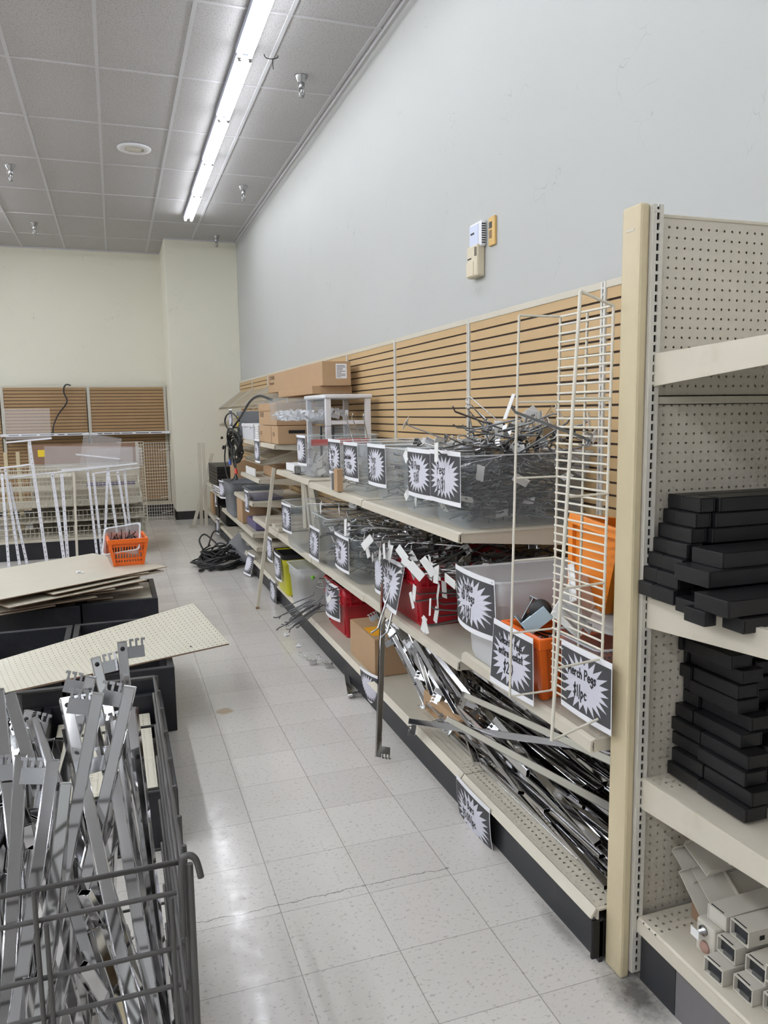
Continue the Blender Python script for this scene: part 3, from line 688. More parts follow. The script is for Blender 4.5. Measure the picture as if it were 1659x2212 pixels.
def sign(O, U_, Vd, lines, label, w_=.28, h_=.216, curl=.012, curlv=.0, name='price_sign', size=None, scrib=False, twist=0.):
    """paper sheet: O top-left corner, U_ reading direction, Vd downward; lines of handwriting [(text,height,x,y)]"""
    O, U_, Vd = V(O), V(U_).normalized(), V(Vd).normalized(); n = Vd.cross(U_).normalized()
    ph = rnd.uniform(-1, 1)
    def P(u, v, k=0):
        b = curl*(4*u*(1-u)-.6)*(0.4+.6*v) + curlv*v*v + twist*(u-.5)*v
        return O + U_*(u*w_) + Vd*(v*h_) + n*(b + k*.0007)
    g = G()
    def sheet(u0, u1, v0, v1, k, m, nu=10, nv=8):
        vs = [P(u0+(u1-u0)*i/nu, v0+(v1-v0)*j/nv, k) for j in range(nv+1) for i in range(nu+1)]
        fs = [(j*(nu+1)+i, j*(nu+1)+i+1, (j+1)*(nu+1)+i+1, (j+1)*(nu+1)+i) for j in range(nv) for i in range(nu)]
        g.add(vs, fs, m)
    sheet(0, 1, 0, 1, 0, 0); sheet(.012, .988, .085, .915, 1, 1)
    nst = 22; cu_, cv_ = .5, .5
    ring = []
    for rr in range(5):
        L = []
        for i in range(nst*2):
            a = 2*math.pi*i/(nst*2); out = 1. if i % 2 == 0 else .70
            e = min(1.0/max(abs(math.cos(a)), 1e-6), 1.12)*.455 if i % 2 == 0 else .455
            e2 = min(1.0/max(abs(math.sin(a)), 1e-6), 1.12)*.395 if i % 2 == 0 else .395
            ru, rv = (e*out, e2*out)
            s_ = rr/4
            L.append(P(cu_+ru*s_*math.cos(a), cv_+rv*s_*math.sin(a), 2))
        ring.append(L)
    k = nst*2; vs = [q for L in ring for q in L]
    g.add(vs, [(a*k+j, a*k+(j+1) % k, (a+1)*k+(j+1) % k, (a+1)*k+j) for a in range(4) for j in range(k)], 2)
    o = g.build(name, ['paper', 'printk', 'burst'], origin=P(.5, 1), recalc=False)
    tag(o, label, 'sign', None)
    t_ = G(); pen = .0050
    def seg(a, b):
        (u0, v0), (u1, v1) = a, b
        dx, dy = (u1-u0)*w_, (v1-v0)*h_; L = math.hypot(dx, dy)
        if L < 1e-6: return
        px, py = -dy/L*pen/2/w_, dx/L*pen/2/h_; ex, ey = dx/L*pen*.4/w_, dy/L*pen*.4/h_
        t_.add([P(u0-ex+px, v0-ey+py, 3), P(u0-ex-px, v0-ey-py, 3), P(u1+ex-px, v1+ey-py, 3), P(u1+ex+px, v1+ey+py, 3)], [(0, 1, 2, 3)])
    for txt, hh, x, y in lines:
        cx = x
        for ch in txt:
            wd, st = GL.get(ch, GL[' '])
            j = rnd.uniform(-.004, .004)
            for line in st:
                q = [(cx+px_*hh*.85*h_/w_, y+j-py_*hh) for px_, py_ in line]
                for a, b in zip(q, q[1:]): seg(a, b)
            cx += (wd+.09)*hh*.85*h_/w_
    if t_.v: t_.build('handwriting', 'ink', o, recalc=False)
    return o
DN = (0, 0, -1)
def shelf_sign(y, z, lines, label, x=1.255, dy=-1, **kw):
    return sign((x, y, z), (0, dy, 0), (kw.pop('dx', 0), 0, -1), lines, label, **kw)
PEG12 = [('Pegs', .20, .28, .45), ('12/$1', .20, .27, .75)]
HD5 = [('HD Pegs', .15, .22, .42), ('5/$1', .17, .36, .68)]
shelf_sign(3.045, 1.474, PEG12, 'starburst paper sign reading Pegs 12/$1 on the nearest clear tote', x=1.250, w_=.31, curl=.004)
shelf_sign(3.33, 1.470, HD5, 'starburst paper sign reading HD Pegs 5/$1 on the second clear tote', x=1.254)
shelf_sign(3.93, 1.470, PEG12, 'starburst paper sign reading Pegs 12/$1 on the third clear tote', x=1.254, w_=.29)
shelf_sign(4.395, 1.464, [('Acrylic Divider', .105, .13, .44), ('$.75/pc', .15, .32, .68)], 'starburst paper sign reading Acrylic Divider, next to the small brown box', x=1.256)
shelf_sign(4.735, 1.472, [('Side Peg', .14, .25, .40), ('Bars', .14, .36, .55), ('$5/pc', .14, .34, .75)], 'starburst paper sign reading Side Peg Bars on the fifth clear tote', x=1.254)
shelf_sign(5.65, 1.475, [('.5/1', .16, .36, .5)], 'starburst paper sign on the tote with the red-topped bag', x=1.256, curl=.02)
sign((1.212, 2.715, 1.045), (0, -1, 0), (0, 0, -1), [('Double', .14, .30, .33), ('HD Pegs', .15, .26, .50), ('3/$1', .19, .33, .80)], 'curling starburst sign reading Double HD Pegs 3/$1 on the milky tote', w_=.33, h_=.225, curl=.03)
sign((1.212, 2.375, .915), (0.0, -1, 0), (-.03, 0, -1), [('Security Pegs', .11, .22, .30), ('entire Basket', .12, .20, .47), ('$20', .17, .34, .72)], 'starburst sign reading entire Basket $20 hung on the orange basket', w_=.27, h_=.225, curl=.004, twist=-.02)
sign((1.258, 2.015, .935), (.0, -1, 0), (0, 0, -1), [('Merch Pegs', .14, .18, .42), ('$1/pc', .16, .30, .70)], 'starburst sign reading Merch Pegs on the tote beside the end post', w_=.26, h_=.21, curl=.006)
sign((1.238, 3.66, .925), (0, -1, 0), (-.12, 0, -1), [('HD Pegs', .15, .22, .42), ('5/$1', .17, .36, .70)], 'crooked starburst sign reading HD Pegs on the large red crate', w_=.33, h_=.24, curl=.012, twist=.05)
sign((1.246, 4.60, .905), (0, -1, 0), (-.02, 0, -1), HD5, 'starburst sign reading HD Pegs 5/$1 on the middle-shelf tote', w_=.31, h_=.215, curl=.012)
sign((1.215, 5.12, .880), (0, -1, 0), (-.05, 0, -1), PEG12, 'narrow-looking starburst sign reading Pegs on the tote left of the HD Pegs tote', w_=.27, curl=.006)
sign((1.165, 5.82, .965), (.06, -1, 0), (.0, 0, -1), PEG12, 'starburst sign on the clear tote above the frosted tub', w_=.26, curl=.01)
sign((1.312, 5.14, .505), (0, -1, 0), (-.04, 0, -1), PEG12, 'bulging starburst sign reading Pegs 12/$1 on the lower red crate', w_=.36, h_=.235, curl=.035)
sign((1.262, 3.86, .905), (0, -1, 0), (-.02, 0, -1), [], 'starburst sign half hidden beside the large red crate', w_=.15, h_=.215)
sign((1.232, 2.745, .168), (0, -1, 0), (-.05, 0, -1), [('HD Bars', .14, .25, .40), ('$5.00/pc', .15, .22, .65)], 'starburst sign reading HD Bars $5.00/pc hanging from the base deck edge', w_=.30, h_=.215, curl=.012, curlv=-.03)
sign((1.225, 4.05, .215), (.2, -1, 0), (-.05, .1, -1), [], 'torn starburst sign curling off the base deck edge by the carton', w_=.22, h_=.20, curl=.03, curlv=-.05)
# --- pegs
def heavy_peg():
    """grey rod with an upturned tip, a saddle plate and a white label holder"""
    f = thing('peg_hook', 'x', 'peg hook', (0, 0, 0), 'x')
    G().tube([(0, 0, -.012), (0, 0, 0), (0, .02, .002), (0, .225, .004), (0, .245, .018)], .0040, 6).build('rod', 'peg', f)
    G().box((-.016, -.004, -.020), (.016, -.0015, .020)).box((-.016, -.0015, .017), (.016, .018, .020)).box((-.016, -.0015, -.020), (.016, .018, -.017)).build('saddle_plate', 'chromed', f)
    G().box((-.018, .246, -.025), (.018, .2485, .050)).build('label_holder', 'tag', f, bevel=.001)
    remember(f); return f
def double_peg():
    f = thing('peg_hook', 'x', 'peg hook', (0, 0, 0), 'x')
    G().tube([(-.013, -.006, .01), (-.013, 0, 0), (-.013, .20, .0), (-.008, .215, .012), (.008, .215, .012), (.013, .20, 0), (.013, 0, 0), (.013, -.006, .01)], .0026, 6).build('rod', 'pegl', f)
    G().box((-.022, -.006, -.018), (.022, -.003, .018)).box((-.022, -.003, -.018), (-.019, .020, .018)).box((.019, -.003, -.018), (.022, .020, .018)).build('saddle_plate', 'chrome', f)
    remember(f); return f
def plain_peg(mt='peg'):
    o = G().tube([(0, -.012, .016), (0, -.006, .012), (0, 0, 0), (0, .215, 0), (0, .235, .020)], .0038, 6).build('peg_hook', mt, origin=(0, 0, 0))
    KIDS[o.name] = []; return tag(o, 'x', 'peg hook', 'x')
PROTO = [heavy_peg(), double_peg(), plain_peg(), plain_peg('pegl')]
USED = [False]*4
def peg(kind, loc, az, el, rl, label, group, sc=1.):
    T = Matrix.Translation(loc) @ Euler((0, 0, az)).to_matrix().to_4x4() @ Euler((el, 0, 0)).to_matrix().to_4x4() @ Euler((0, rl, 0)).to_matrix().to_4x4() @ Matrix.Scale(sc, 4)
    if not USED[kind]:
        USED[kind] = True; return place(PROTO[kind], T, None, label, group)
    return dup(PROTO[kind], T, None, label, group)
NP = [0]
def heap(n, b0, b1, az0, daz, el0, del_, kinds, label, group, sc=(.9, 1.15), seed=1):
    R = random.Random(seed)
    for i in range(n):
        z = R.random()
        p_ = V((R.uniform(b0[0], b1[0]), R.uniform(b0[1], b1[1]), b0[2]+(b1[2]-b0[2])*z))
        peg(R.choice(kinds), p_, az0+R.gauss(0, daz), el0+R.gauss(0, del_), R.uniform(-3, 3), label, group, R.uniform(*sc)); NP[0] += 1
def pile(n, b0, b1, az0, daz, name, mt, label, grp=None, r=.0031, L=.22, seed=1, tags=0):
    """the countless rest of a bin's contents: one object"""
    R = random.Random(seed); g = G()
    for i in range(n):
        c_ = V((R.uniform(b0[0], b1[0]), R.uniform(b0[1], b1[1]), R.uniform(b0[2], b1[2]))); a = az0+R.gauss(0, daz); e = R.gauss(0, .18)
        d = V((-math.sin(a)*math.cos(e), math.cos(a)*math.cos(e), math.sin(e)))*L/2
        lo_, hi_ = c_-d, c_+d
        for q in (lo_, hi_):
            for k in range(3): q[k] = min(max(q[k], b0[k]), b1[k])
        u = V((R.uniform(-1, 1), R.uniform(-1, 1), R.uniform(-1, 1))).normalized()*.02
        g.tube([lo_+u, lo_, hi_, hi_+u*.6], r, 5, m=0, caps=False)
        if i < tags:
            T = Matrix.Translation(hi_) @ Euler((R.uniform(-2, 2), R.uniform(-2, 2), R.uniform(-2, 2))).to_matrix().to_4x4()
            g.box((-.015, -.001, -.03), (.015, .001, .03), 1, T)
    o = g.build(name, [mt, 'tag'], recalc=False); return tag(o, label, 'pegs', None, 'stuff')
AX = math.pi/2        # rods whose tips point to -X, out into the aisle
gp = lambda s: s
heap(70, (1.42, 2.80, 1.40), (1.80, 3.06, 1.56), 0, 1.7, .10, .32, [0, 0, 2, 2, 2, 1], 'grey peg hook heaped above the rim of the nearest clear tote', 'pegs heaped in the nearest clear tote', seed=3)
heap(0, (1.54, 2.80, 1.20), (1.74, 3.05, 1.40), AX, .8, 0, .2, [0, 2, 2, 3], 'grey peg hook seen through the side of the nearest clear tote', 'pegs inside the nearest clear tote', seed=4)
heap(36, (1.50, 3.16, 1.40), (1.78, 3.86, 1.49), .6, 1.2, .05, .2, [1, 0, 3, 2], 'bright peg hook in the second or third clear tote', 'pegs in the second and third clear totes', seed=5)
heap(10, (1.51, 3.17, 1.20), (1.58, 3.46, 1.42), AX, .3, 0, .15, [1, 1, 0], 'double wire peg hook behind the front of the second clear tote', 'wire pegs at the front of the second clear tote', seed=6)
heap(56, (1.34, 2.80, .93), (1.74, 3.96, 1.06), AX, .45, .02, .14, [0, 1, 3, 2], 'chrome peg hook piled on the middle shelf under the upper shelf', 'pegs piled on the middle shelf', seed=7)
heap(22, (1.36, 3.28, .90), (1.52, 3.66, 1.02), AX, .35, -.05, .16, [0, 0, 1], 'white-tagged peg hook sticking out of the large red crate', 'tagged pegs in the large red crate', seed=8)
heap(36, (1.42, 4.00, .88), (1.72, 5.10, 1.02), AX, .6, .05, .25, [1, 0, 1, 3], 'chrome peg hook heaped on the middle-shelf clear totes', 'pegs heaped on the middle-shelf totes', seed=9)
heap(8, (1.40, 4.78, .44), (1.62, 5.10, .53), AX, .5, .0, .15, [2, 1, 0], 'dark peg hook lying in the lower red crate', 'pegs in the lower red crate', seed=10)
heap(20, (1.20, 5.12, .22), (1.33, 5.36, .36), AX+.2, .25, -.45, .1, [2], 'grey peg hook spilling off the base deck left of the lower red crate', 'pegs spilling toward the floor', seed=11)
# tagged pegs hanging out over the front of the large red crate
R_ = random.Random(21)
for k in range(15):
    peg(0, (1.50+R_.uniform(-.05, .08), 3.07+R_.uniform(-.16, .12), .70+.27*k/14), AX+R_.uniform(-.25, .35), R_.uniform(-.1, .1), R_.uniform(-.6, .6), 'white-tagged peg hook along the near end of the large red crate', 'tagged pegs beside the large red crate')
for i, (x, y, z, az, el) in enumerate([(1.27, 3.42, .90, .25, -1.25), (1.26, 3.48, .90, .2, -1.2)]):
    peg(3, (x, y, z), AX+az, el, 0, 'long bright peg hook hanging across the crooked sign', 'long pegs hanging on the large red crate', 1.5)
peg(0, (1.45, 2.86, 1.445), AX, .05, .1, 'peg hook whose white tag hangs over the nearest Pegs sign', 'peg over the nearest sign')
for i, (x, y, a) in enumerate([(1.14, 4.79, .9), (1.22, 4.69, .8)]):
    peg(1, (x, y, .016), a-.7, 0, 0, ('double wire peg hook lying on the floor, left one', 'double wire peg hook lying on the floor, right one')[i], 'double pegs lying on the floor')
pile(230, (1.33, 2.79, 1.18), (1.83, 3.08, 1.45), AX, .9, 'peg_pile', 'peg', 'mass of grey pegs filling the nearest clear tote', seed=31, tags=16)
pile(200, (1.33, 3.17, 1.18), (1.83, 3.88, 1.42), AX, .9, 'peg_pile', 'chromed', 'mass of pegs filling the second and third clear totes', seed=32, tags=14)
pile(200, (1.31, 4.23, .655), (1.79, 5.08, .89), AX, .9, 'peg_pile', 'peg', 'mass of pegs filling the middle-shelf clear totes', seed=33, tags=22)
pile(120, (1.32, 3.27, .66), (1.80, 3.66, .92), AX, .5, 'peg_pile', 'peg', 'mass of pegs filling the large red crate', seed=34, tags=8)
pile(420, (1.45, 2.80, .67), (1.85, 3.96, 1.03), AX, .4, 'peg_pile', 'peg', 'dark mass of pegs at the back of the middle shelf', seed=35, tags=18)
pile(70, (1.38, 4.76, .20), (1.78, 5.13, .48), AX, .5, 'peg_pile', 'peg', 'mass of dark pegs in the lower red crate', seed=36)
pile(60, (1.25, 5.46, .19), (1.65, 5.76, .34), AX, 1.2, 'peg_pile', 'pegl', 'loose bright pegs in the bottom of the frosted tub', seed=37, tags=10)
pile(60, (1.33, 1.87, .70), (1.82, 2.05, .82), AX, .4, 'peg_pile', 'tag', 'white pegs lying in the tote beside the end post', seed=38)
pile(40, (1.31, 4.06, 1.18), (1.80, 4.70, 1.30), AX, .6, 'peg_pile', 'chromed', 'dark strips in the bottom of the Acrylic Divider totes', seed=39)

# marker drawing and dark rim band on the lime tub
tub = [o for o in COL.objects if o.get('label', '').startswith('lime yellow tub')][0]
loft(G(), [rrect(1.198, 1.752, 5.978, 6.362, .478, .03), rrect(1.192, 1.758, 5.972, 6.368, .517, .03)], cap=False).build('rim_band', 'dark', tub, recalc=False)
loft(G(), [rrect(1.24, 1.71, 6.02, 6.32, .19, .03), rrect(1.21, 1.74, 5.99, 6.35, .50, .03)]).build('dark_inside', 'dark', tub, recalc=False)  # inner surface of the tub, coloured near-black
g = G()
for line in ([(0, .0), (.03, .06), (.0, .12), (.04, .17), (.07, .12), (.05, .05), (.10, .02)], [(.02, .19), (.05, .21), (.03, .23)], [(-.02, -.03), (.06, -.025), (.09, -.05)], [(.0, -.06), (.05, -.07)]):
    g.tube([(1.30+u, 6.002-.055*(.26-v_-.02)*0-.004, .27+v_) for u, v_ in line], .0045, 5)
g.move(Matrix.Translation((0, -.006, 0))); g.build('marker_drawing', 'ink', tub)
f = G().tube([(1.78, 3.78, 1.40), (1.78, 3.78, 1.60), (1.78, 3.74, 1.605)], .003, 6); tag(f.build('wire_hook', 'peg'), 'thin dark wire standing up against the slatwall behind the third clear tote', 'wire')
# ================================================================ chrome hang bars
CAMP = V((0, 0, CAMZ))
def bar_proto(L):
    f = thing('hang_bar', 'x', 'hang bar', (0, 0, 0), 'x')
    t_ = .0016; a, b = .0135, .0075
    g = G().box((-a, -b, -L), (-a+t_, b, -.004)).box((a-t_, -b, -L), (a, b, -.004)).box((-a+t_, -b, -L), (a-t_, -b+t_, -.004)).box((-a+t_, b-t_, -L), (a-t_, b, -.004))
    g.box((-a, -b, -.004), (a, b, 0)); g.build('bar_tube', 'chrome', f, bevel=.0012, recalc=False)
    G().lathe([(.0, 0), (.0065, 0), (.0065, .0006), (0, .0006)], 12, axes((0, -b-.0004, -.022), (1, 0, 0), (0, 0, 1), (0, -1, 0))).build('end_hole', 'dark', f)
    h = G().box((a, -.001, -.052), (a+.046, .001, -.018))
    for k in range(3):
        x = a+.006+k*.016
        h.box((x, -.001, -.018), (x+.006, .001, -.004)); h.box((x, -.001, -.004), (x+.012, .001, .003))
    h.build('hook_plate', 'chromed', f, bevel=.0004)
    remember(f); return f
BP = {}
def bar(top, bot, label, group, roll=0., key='s', L=None, flip=1, glint=False):
    top, bot = V(top), V(bot); d = (bot-top).normalized()
    view = (CAMP-top).normalized(); x = d.cross(view).normalized(); y = (-d).cross(x).normalized()
    if glint:      # turned so that its flat face mirrors the lit row overhead
        best = min((abs(((V((1.05, yy*.25, 4.18))-top).normalized()+view).normalized().dot(d)), yy*.25) for yy in range(-20, 44))
        h_ = ((V((1.05, best[1], 4.18))-top).normalized()+view).normalized(); y = -(h_-d*h_.dot(d)).normalized(); x = y.cross(-d).normalized()
    R = Matrix.Rotation(roll, 3, d); x = R @ x; y = R @ y
    T = axes(top, x*flip, y*flip, -d)
    if L is None: L = {'s': .86, 'l': 1.15}[key]
    k = round(L, 2)
    if k not in BP:
        BP[k] = bar_proto(k); return place(BP[k], T, None, label, group)
    return dup(BP[k], T, None, label, group)
BK = [((-0.262,1.9,1.004),(-0.081,1.58,0.378)),((-0.224,1.95,0.921),(-0.048,1.65,0.457)),((-0.149,1.95,0.961),(-0.028,1.46,0.459)),((-0.09,2.3,0.95),(0.04,2.12,0.554)),((-0.094,2.1,0.961),(-0.22,2.0,0.566)),
 ((-0.015,2.3,0.989),(0.001,2.15,0.478)),((0.001,1.85,1.006),(-0.157,1.7,0.472)),((0.001,1.95,0.915),(0.04,1.6,0.326)),((-0.068,1.8,1.017),(-0.2,1.65,0.476)),((-0.058,2.05,0.898),(0.054,1.75,0.334)),
 ((-0.243,2.0,0.884),(-0.305,1.95,0.764)),((-0.235,1.8,0.897),(-0.261,1.5,0.495)),((-0.244,2.1,0.888),(-0.399,2.0,0.397)),((-0.166,1.75,0.897),(-0.243,1.5,0.49)),((-0.146,1.75,0.841),(-0.211,1.55,0.44)),
 ((-0.055,1.85,0.869),(0.02,1.6,0.421)),((-0.285,1.9,1.018),(-0.227,1.6,0.52))]
R_ = random.Random(5)
for i, (a, b) in enumerate(BK):
    lab, grp = 'chrome hang bar standing in the grey wire bin', 'chrome bars standing in the wire bin'
    if i == 5: lab, grp = 'tallest chrome hang bar, its hooked end highest over the wire bin', None
    if i == 2: lab, grp = 'gleaming chrome hang bar in the middle of the wire bin, brightest of them', None
    dz = (V(b)-V(a)).normalized().z; L = min(.86, (a[2]-.03)/-dz)
    e = V(a)+(V(b)-V(a)).normalized()*.86
    if e.x > .045 or e.y < 1.37: e.x = min(e.x, .045); e.y = max(e.y, 1.37); b = e
    bar(a, b, lab, grp, [0, .1, 0, -.2, .1, 0, .15, .45, .1, -.1, .5, .1, .6, 0, -.3, .1, .1][i], L=.86 if L > .85 else (.80 if L > .79 else .70), flip=-1 if i in (5, 3, 12) else 1, glint=(i == 2))
for i in range(46):
    x, y = R_.uniform(-.60, -.02), R_.uniform(1.8, 2.3); a = V((x, y, R_.uniform(.70, .80))); b = a+V((R_.uniform(-.16, .16), R_.uniform(-.2, .1), -.6))
    b = a+(b-a).normalized()*.70; b.x = min(max(b.x, -.6), .04); b.y = min(max(b.y, 1.38), 2.3)
    bar(b, a, 'chrome hang bar standing in the grey wire bin', 'chrome bars standing in the wire bin', R_.uniform(-.6, .6), L=.70)
for i in range(26):
    x, y = R_.uniform(-.55, -.02), R_.uniform(1.5, 2.2); a = V((x, y, R_.uniform(.50, .66))); b = a+V((R_.uniform(-.25, .25), R_.uniform(-.25, .2), -.42)); b = a+(b-a).normalized()*.50
    b.x = min(max(b.x, -.6), .035); b.y = min(max(b.y, 1.38), 2.3)
    bar(b, a, 'short chrome hang bar low in the grey wire bin', 'short chrome bars low in the wire bin', R_.uniform(-1.2, 1.2), L=.50)
# grey wire bin
f = thing('wire_bin', 'grey wire bin full of chrome hang bars at the left front', 'wire bin', (-.33, 1.85, 0))
X0, X1, Y0, Y1, ZT = -.72, .070, 1.33, 2.36, .852
def wires(name, rows, r, mt, parent, n=6):
    g = G()
    for q in rows: g.tube(q, r, n)
    return g.build(name, mt, parent)
G().tube([(X0, Y0, ZT), (X1, Y0, ZT), (X1, Y1, ZT), (X0, Y1, ZT)], .0058, 8, closed=True).build('top_rim', 'greywire', f)
zs = (.792, .686, .614, .50, .38, .26, .12)
wires('front_panel', [[(X0, Y0+.006, z), (X1-.012, Y0+.006, z)] for z in zs]+[[(x, Y0-.004, .03), (x, Y0-.004, z)] for x, z in ((-.17, ZT), (-.155, .79), (-.36, ZT), (-.55, ZT), (.048, .79))], .0045, 'greywire', f)
wires('side_panel', [[(X1-.004, Y0, z), (X1-.004, Y1, z)] for z in (.80, .70, .60, .46, .32, .18, .05)]+[[(X1+.006, y, .02), (X1+.006, y, ZT+.012)] for y in (1.36, 1.47, 1.60, 1.74, 1.90, 2.06, 2.2, 2.33)], .0048, 'greywire', f)
wires('side_panel', [[(X0, Y0, z), (X0, Y1, z)] for z in (.8, .6, .4, .2, .05)]+[[(X0-.006, y, .02), (X0-.006, y, ZT)] for y in (1.4, 1.6, 1.8, 2.0, 2.2)], .0045, 'greywire', f)
wires('rear_panel', [[(X0, Y1, z), (X1, Y1, z)] for z in (.7, .5, .3, .12)]+[[(x, Y1+.006, .02), (x, Y1+.006, ZT)] for x in (-.6, -.45, -.3, -.15, 0)], .0045, 'greywire', f)
wires('bottom_panel', [[(X0, y, .025), (X1, y, .025)] for y in (1.4, 1.6, 1.8, 2.0, 2.2)]+[[(x, Y0, .03), (x, Y1, .03)] for x in (-.6, -.45, -.3, -.15, 0)], .0045, 'greywire', f)
G().tube(smoothpath([(X1-.004, Y0-.002, ZT-.14), (X1-.002, Y0-.004, ZT-.01), (X1+.006, Y0-.006, ZT+.012), (X1+.022, Y0-.008, ZT+.004), (X1+.030, Y0-.012, ZT-.03)]), .006, 8).build('corner_hook', 'greywire', f)
G().tube([(X1+.012, Y0-.004, .02), (X1+.012, Y0-.004, ZT-.005)], .006, 8).build('corner_leg', 'greywire', f)
# ---- bars on the base deck under the middle shelf
HB = [((1.2,3.185,.228),(1.45,2.446,.399),0),((1.4,3.039,.379),(1.42,1.993,.528),0),((1.38,3.312,.309),(1.62,2.75,.27),0),((1.3,2.981,.300),(1.34,1.878,.444),0),((1.36,3.073,.185),(1.36,1.903,.185),.5),
      ((1.30,2.691,.224),(1.48,3.283,.24),.4),((1.42,2.768,.364),(1.46,2.042,.19),.2),((1.38,3.522,.358),(1.75,3.15,.24),0),((1.3,3.93,.560),(1.38,3.40,.20),0),((1.32,3.727,.539),(1.44,3.30,.19),.3),
      ((1.36,3.696,.55),(1.50,3.2,.19),0),((1.45,3.731,.44),(1.5,2.9,.20),-.3),((1.3,3.78,.54),(1.40,3.40,.19),.5),((1.062,3.235,.055),(1.225,3.62,.60),.4)]
for i, (a, b, rl) in enumerate(HB):
    lab, grp = 'chrome hang bar on the base deck under the middle shelf', 'chrome bars heaped on the base deck'
    if i == 0: lab, grp = 'chrome hang bar whose hooked end juts out over the aisle', None
    if i == 13: lab, grp = 'chrome hang bar leaning out to the floor from the middle shelf', None
    if i == 4: lab, grp = 'chrome hang bar lying along the perforated strip of the base deck', None
    d = (V(b)-V(a)).length
    bar(a, b, lab, grp, rl, L=1.15 if a[1]-1.15*((V(a)-V(b)).normalized().y) > 1.81 and a[2]-1.15*(V(a)-V(b)).normalized().z > .18 else (.86 if a[2]-.86*(V(a)-V(b)).normalized().z > .16 else .50))
for i in range(58):
    k = i/57; y = R_.uniform(2.98, 3.55); x = R_.uniform(1.36, 1.76); z = .20+.30*((x-1.30)/.45)*R_.uniform(.15, 1)
    az = R_.gauss(0, .13); dz = R_.gauss(-.02, .05)
    a = V((x, y, z)); b = a+V((math.sin(az), -math.cos(az), dz)); b2 = a+(b-a).normalized()*1.15
    if b2.z < .185: b.z += .185-b2.z+.01
    if not 1.30 < b2.x < 1.84: b.x = a.x
    bar(a, b, 'chrome hang bar on the base deck under the middle shelf', 'chrome bars heaped on the base deck', R_.uniform(-.9, .9), L=1.15)
for i in range(16):
    a = V((R_.uniform(1.27, 1.50), R_.uniform(3.40, 3.92), R_.uniform(.46, .575))); b = V((a.x+R_.uniform(.0, .22), a.y-R_.uniform(.25, .55), .20)); d_ = (b-a).normalized()
    bar(a, b, 'chrome hang bar leaning steeply against the middle shelf edge', 'chrome bars leaning under the middle shelf', R_.uniform(-.8, .8), L=.50)
for i in range(22):
    a = V((R_.uniform(1.50, 1.82), R_.uniform(3.3, 3.93), R_.uniform(.20, .50))); b = a+V((R_.uniform(-.05, .05), -1, R_.uniform(-.12, .02))); b2 = a+(b-a).normalized()*1.15
    if b2.z < .19: b.z += (.19-b2.z)
    bar(a, b, 'chrome hang bar at the back of the base deck', 'chrome bars at the back of the base deck', R_.uniform(-.9, .9), L=1.15)
# ---- cartons among the bars
def carton(a, b, label, name='cardboard_box', extra=None, mt='card', cat='box', flap=True):
    f = thing(name, label, cat, ((a[0]+b[0])/2, (a[1]+b[1])/2, min(a[2], b[2])))
    G().box(a, b).build('body', mt, f, bevel=.003)
    if flap:
        zt = max(a[2], b[2]); G().box((a[0]+.004, a[1]+.004, zt), ((a[0]+b[0])/2-.001, b[1]-.004, zt+.003)).build('flap', mt, f); G().box(((a[0]+b[0])/2+.001, a[1]+.004, zt), (b[0]-.004, b[1]-.004, zt+.003)).build('flap', mt, f)
    return f
f = carton((1.285, 3.945, .174), (1.62, 4.42, .385), 'tan cardboard carton with an amber label on the base deck')
G().box((1.30, 4.02, .3884), (1.42, 4.20, .3892)).build('amber_label', 'amber', f)
carton((1.37, 3.02, .174), (1.70, 3.44, .265), 'low cardboard carton under the chrome bars')
# end block of the base deck
tag(G().box((1.246, 1.803, .012), (1.86, 1.815, .138)).build('base_end_cap', 'black', bevel=.008), 'black end cap closing the base deck beside the end post', 'end cap')
# ---- cream wire basket shelf hung upright beside the end post
f = thing('wire_basket_shelf', 'cream wire shelf hung on end in front of the orange baskets', 'wire shelf', (1.22, 1.93, .72))
B_, D_, A_, C_ = V((1.263, 2.06, 0)), V((1.272, 1.815, 0)), V((1.118, 2.06, 0)), V((1.158, 1.79, 0))
zt, zb = 1.905, .755
def at(p, z): return V((p.x+(z-zb)*.0, p.y, z))
Cb = V((1.094, 1.79, 0))
def ct(z): q = C_.lerp(Cb, (zt-z)/(zt-zb)); return V((q.x, q.y, z))
def bt(z): return V((B_.x+.008*(z-1.3), B_.y, z))
def dt(z): return V((D_.x+.012*(z-1.3), D_.y, z))
def a_t(z): return V((A_.x+.02*(z-1.3), A_.y, z))
nr = 46
rungs = []
for k in range(nr+1):
    z = zb+(zt-zb)*k/nr
    e = (bt(z)-dt(z)).normalized()*.008
    rungs.append(bt(z)+e); rungs.append(dt(z)-e*.5)
for k in range(nr+1):
    G().tube([rungs[2*k], rungs[2*k+1]], .0034, 6).build('rung', 'wire', f)
G().tube([ct(zb-.03), ct(zt+.03)], .0050, 8).build('front_rod', 'wire', f)
for pf in (a_t, bt, dt, lambda z: bt(z).lerp(dt(z), .5)+V((.006, 0, 0))): G().tube([pf(zb), pf(zt)], .0040, 8).build('upright_rod', 'wire', f)
for k in (0, 8, 17, 27, 36, 46):
    z = zb+(zt-zb)*k/46
    G().tube([a_t(z), bt(z)], .0034, 6).build('return_wire', 'wire', f)
for z in (zb-.03, .93, 1.15, 1.40, 1.66, zt+.03): G().tube([ct(z), dt(min(max(z, zb), zt))], .0038, 6).build('return_wire', 'wire', f)
h = G().box((1.262, 1.806, .78), (1.266, 1.835, .87))
for z in (.785, .815, .85): h.box((1.262, 1.790, z), (1.266, 1.806, z+.016))
h.build('hook_plate', 'wire', f, bevel=.001)
peg(0, (1.265, 1.90, 1.545), AX-.25, .35, 0, 'single grey peg hook hung on the cream wire shelf', None)
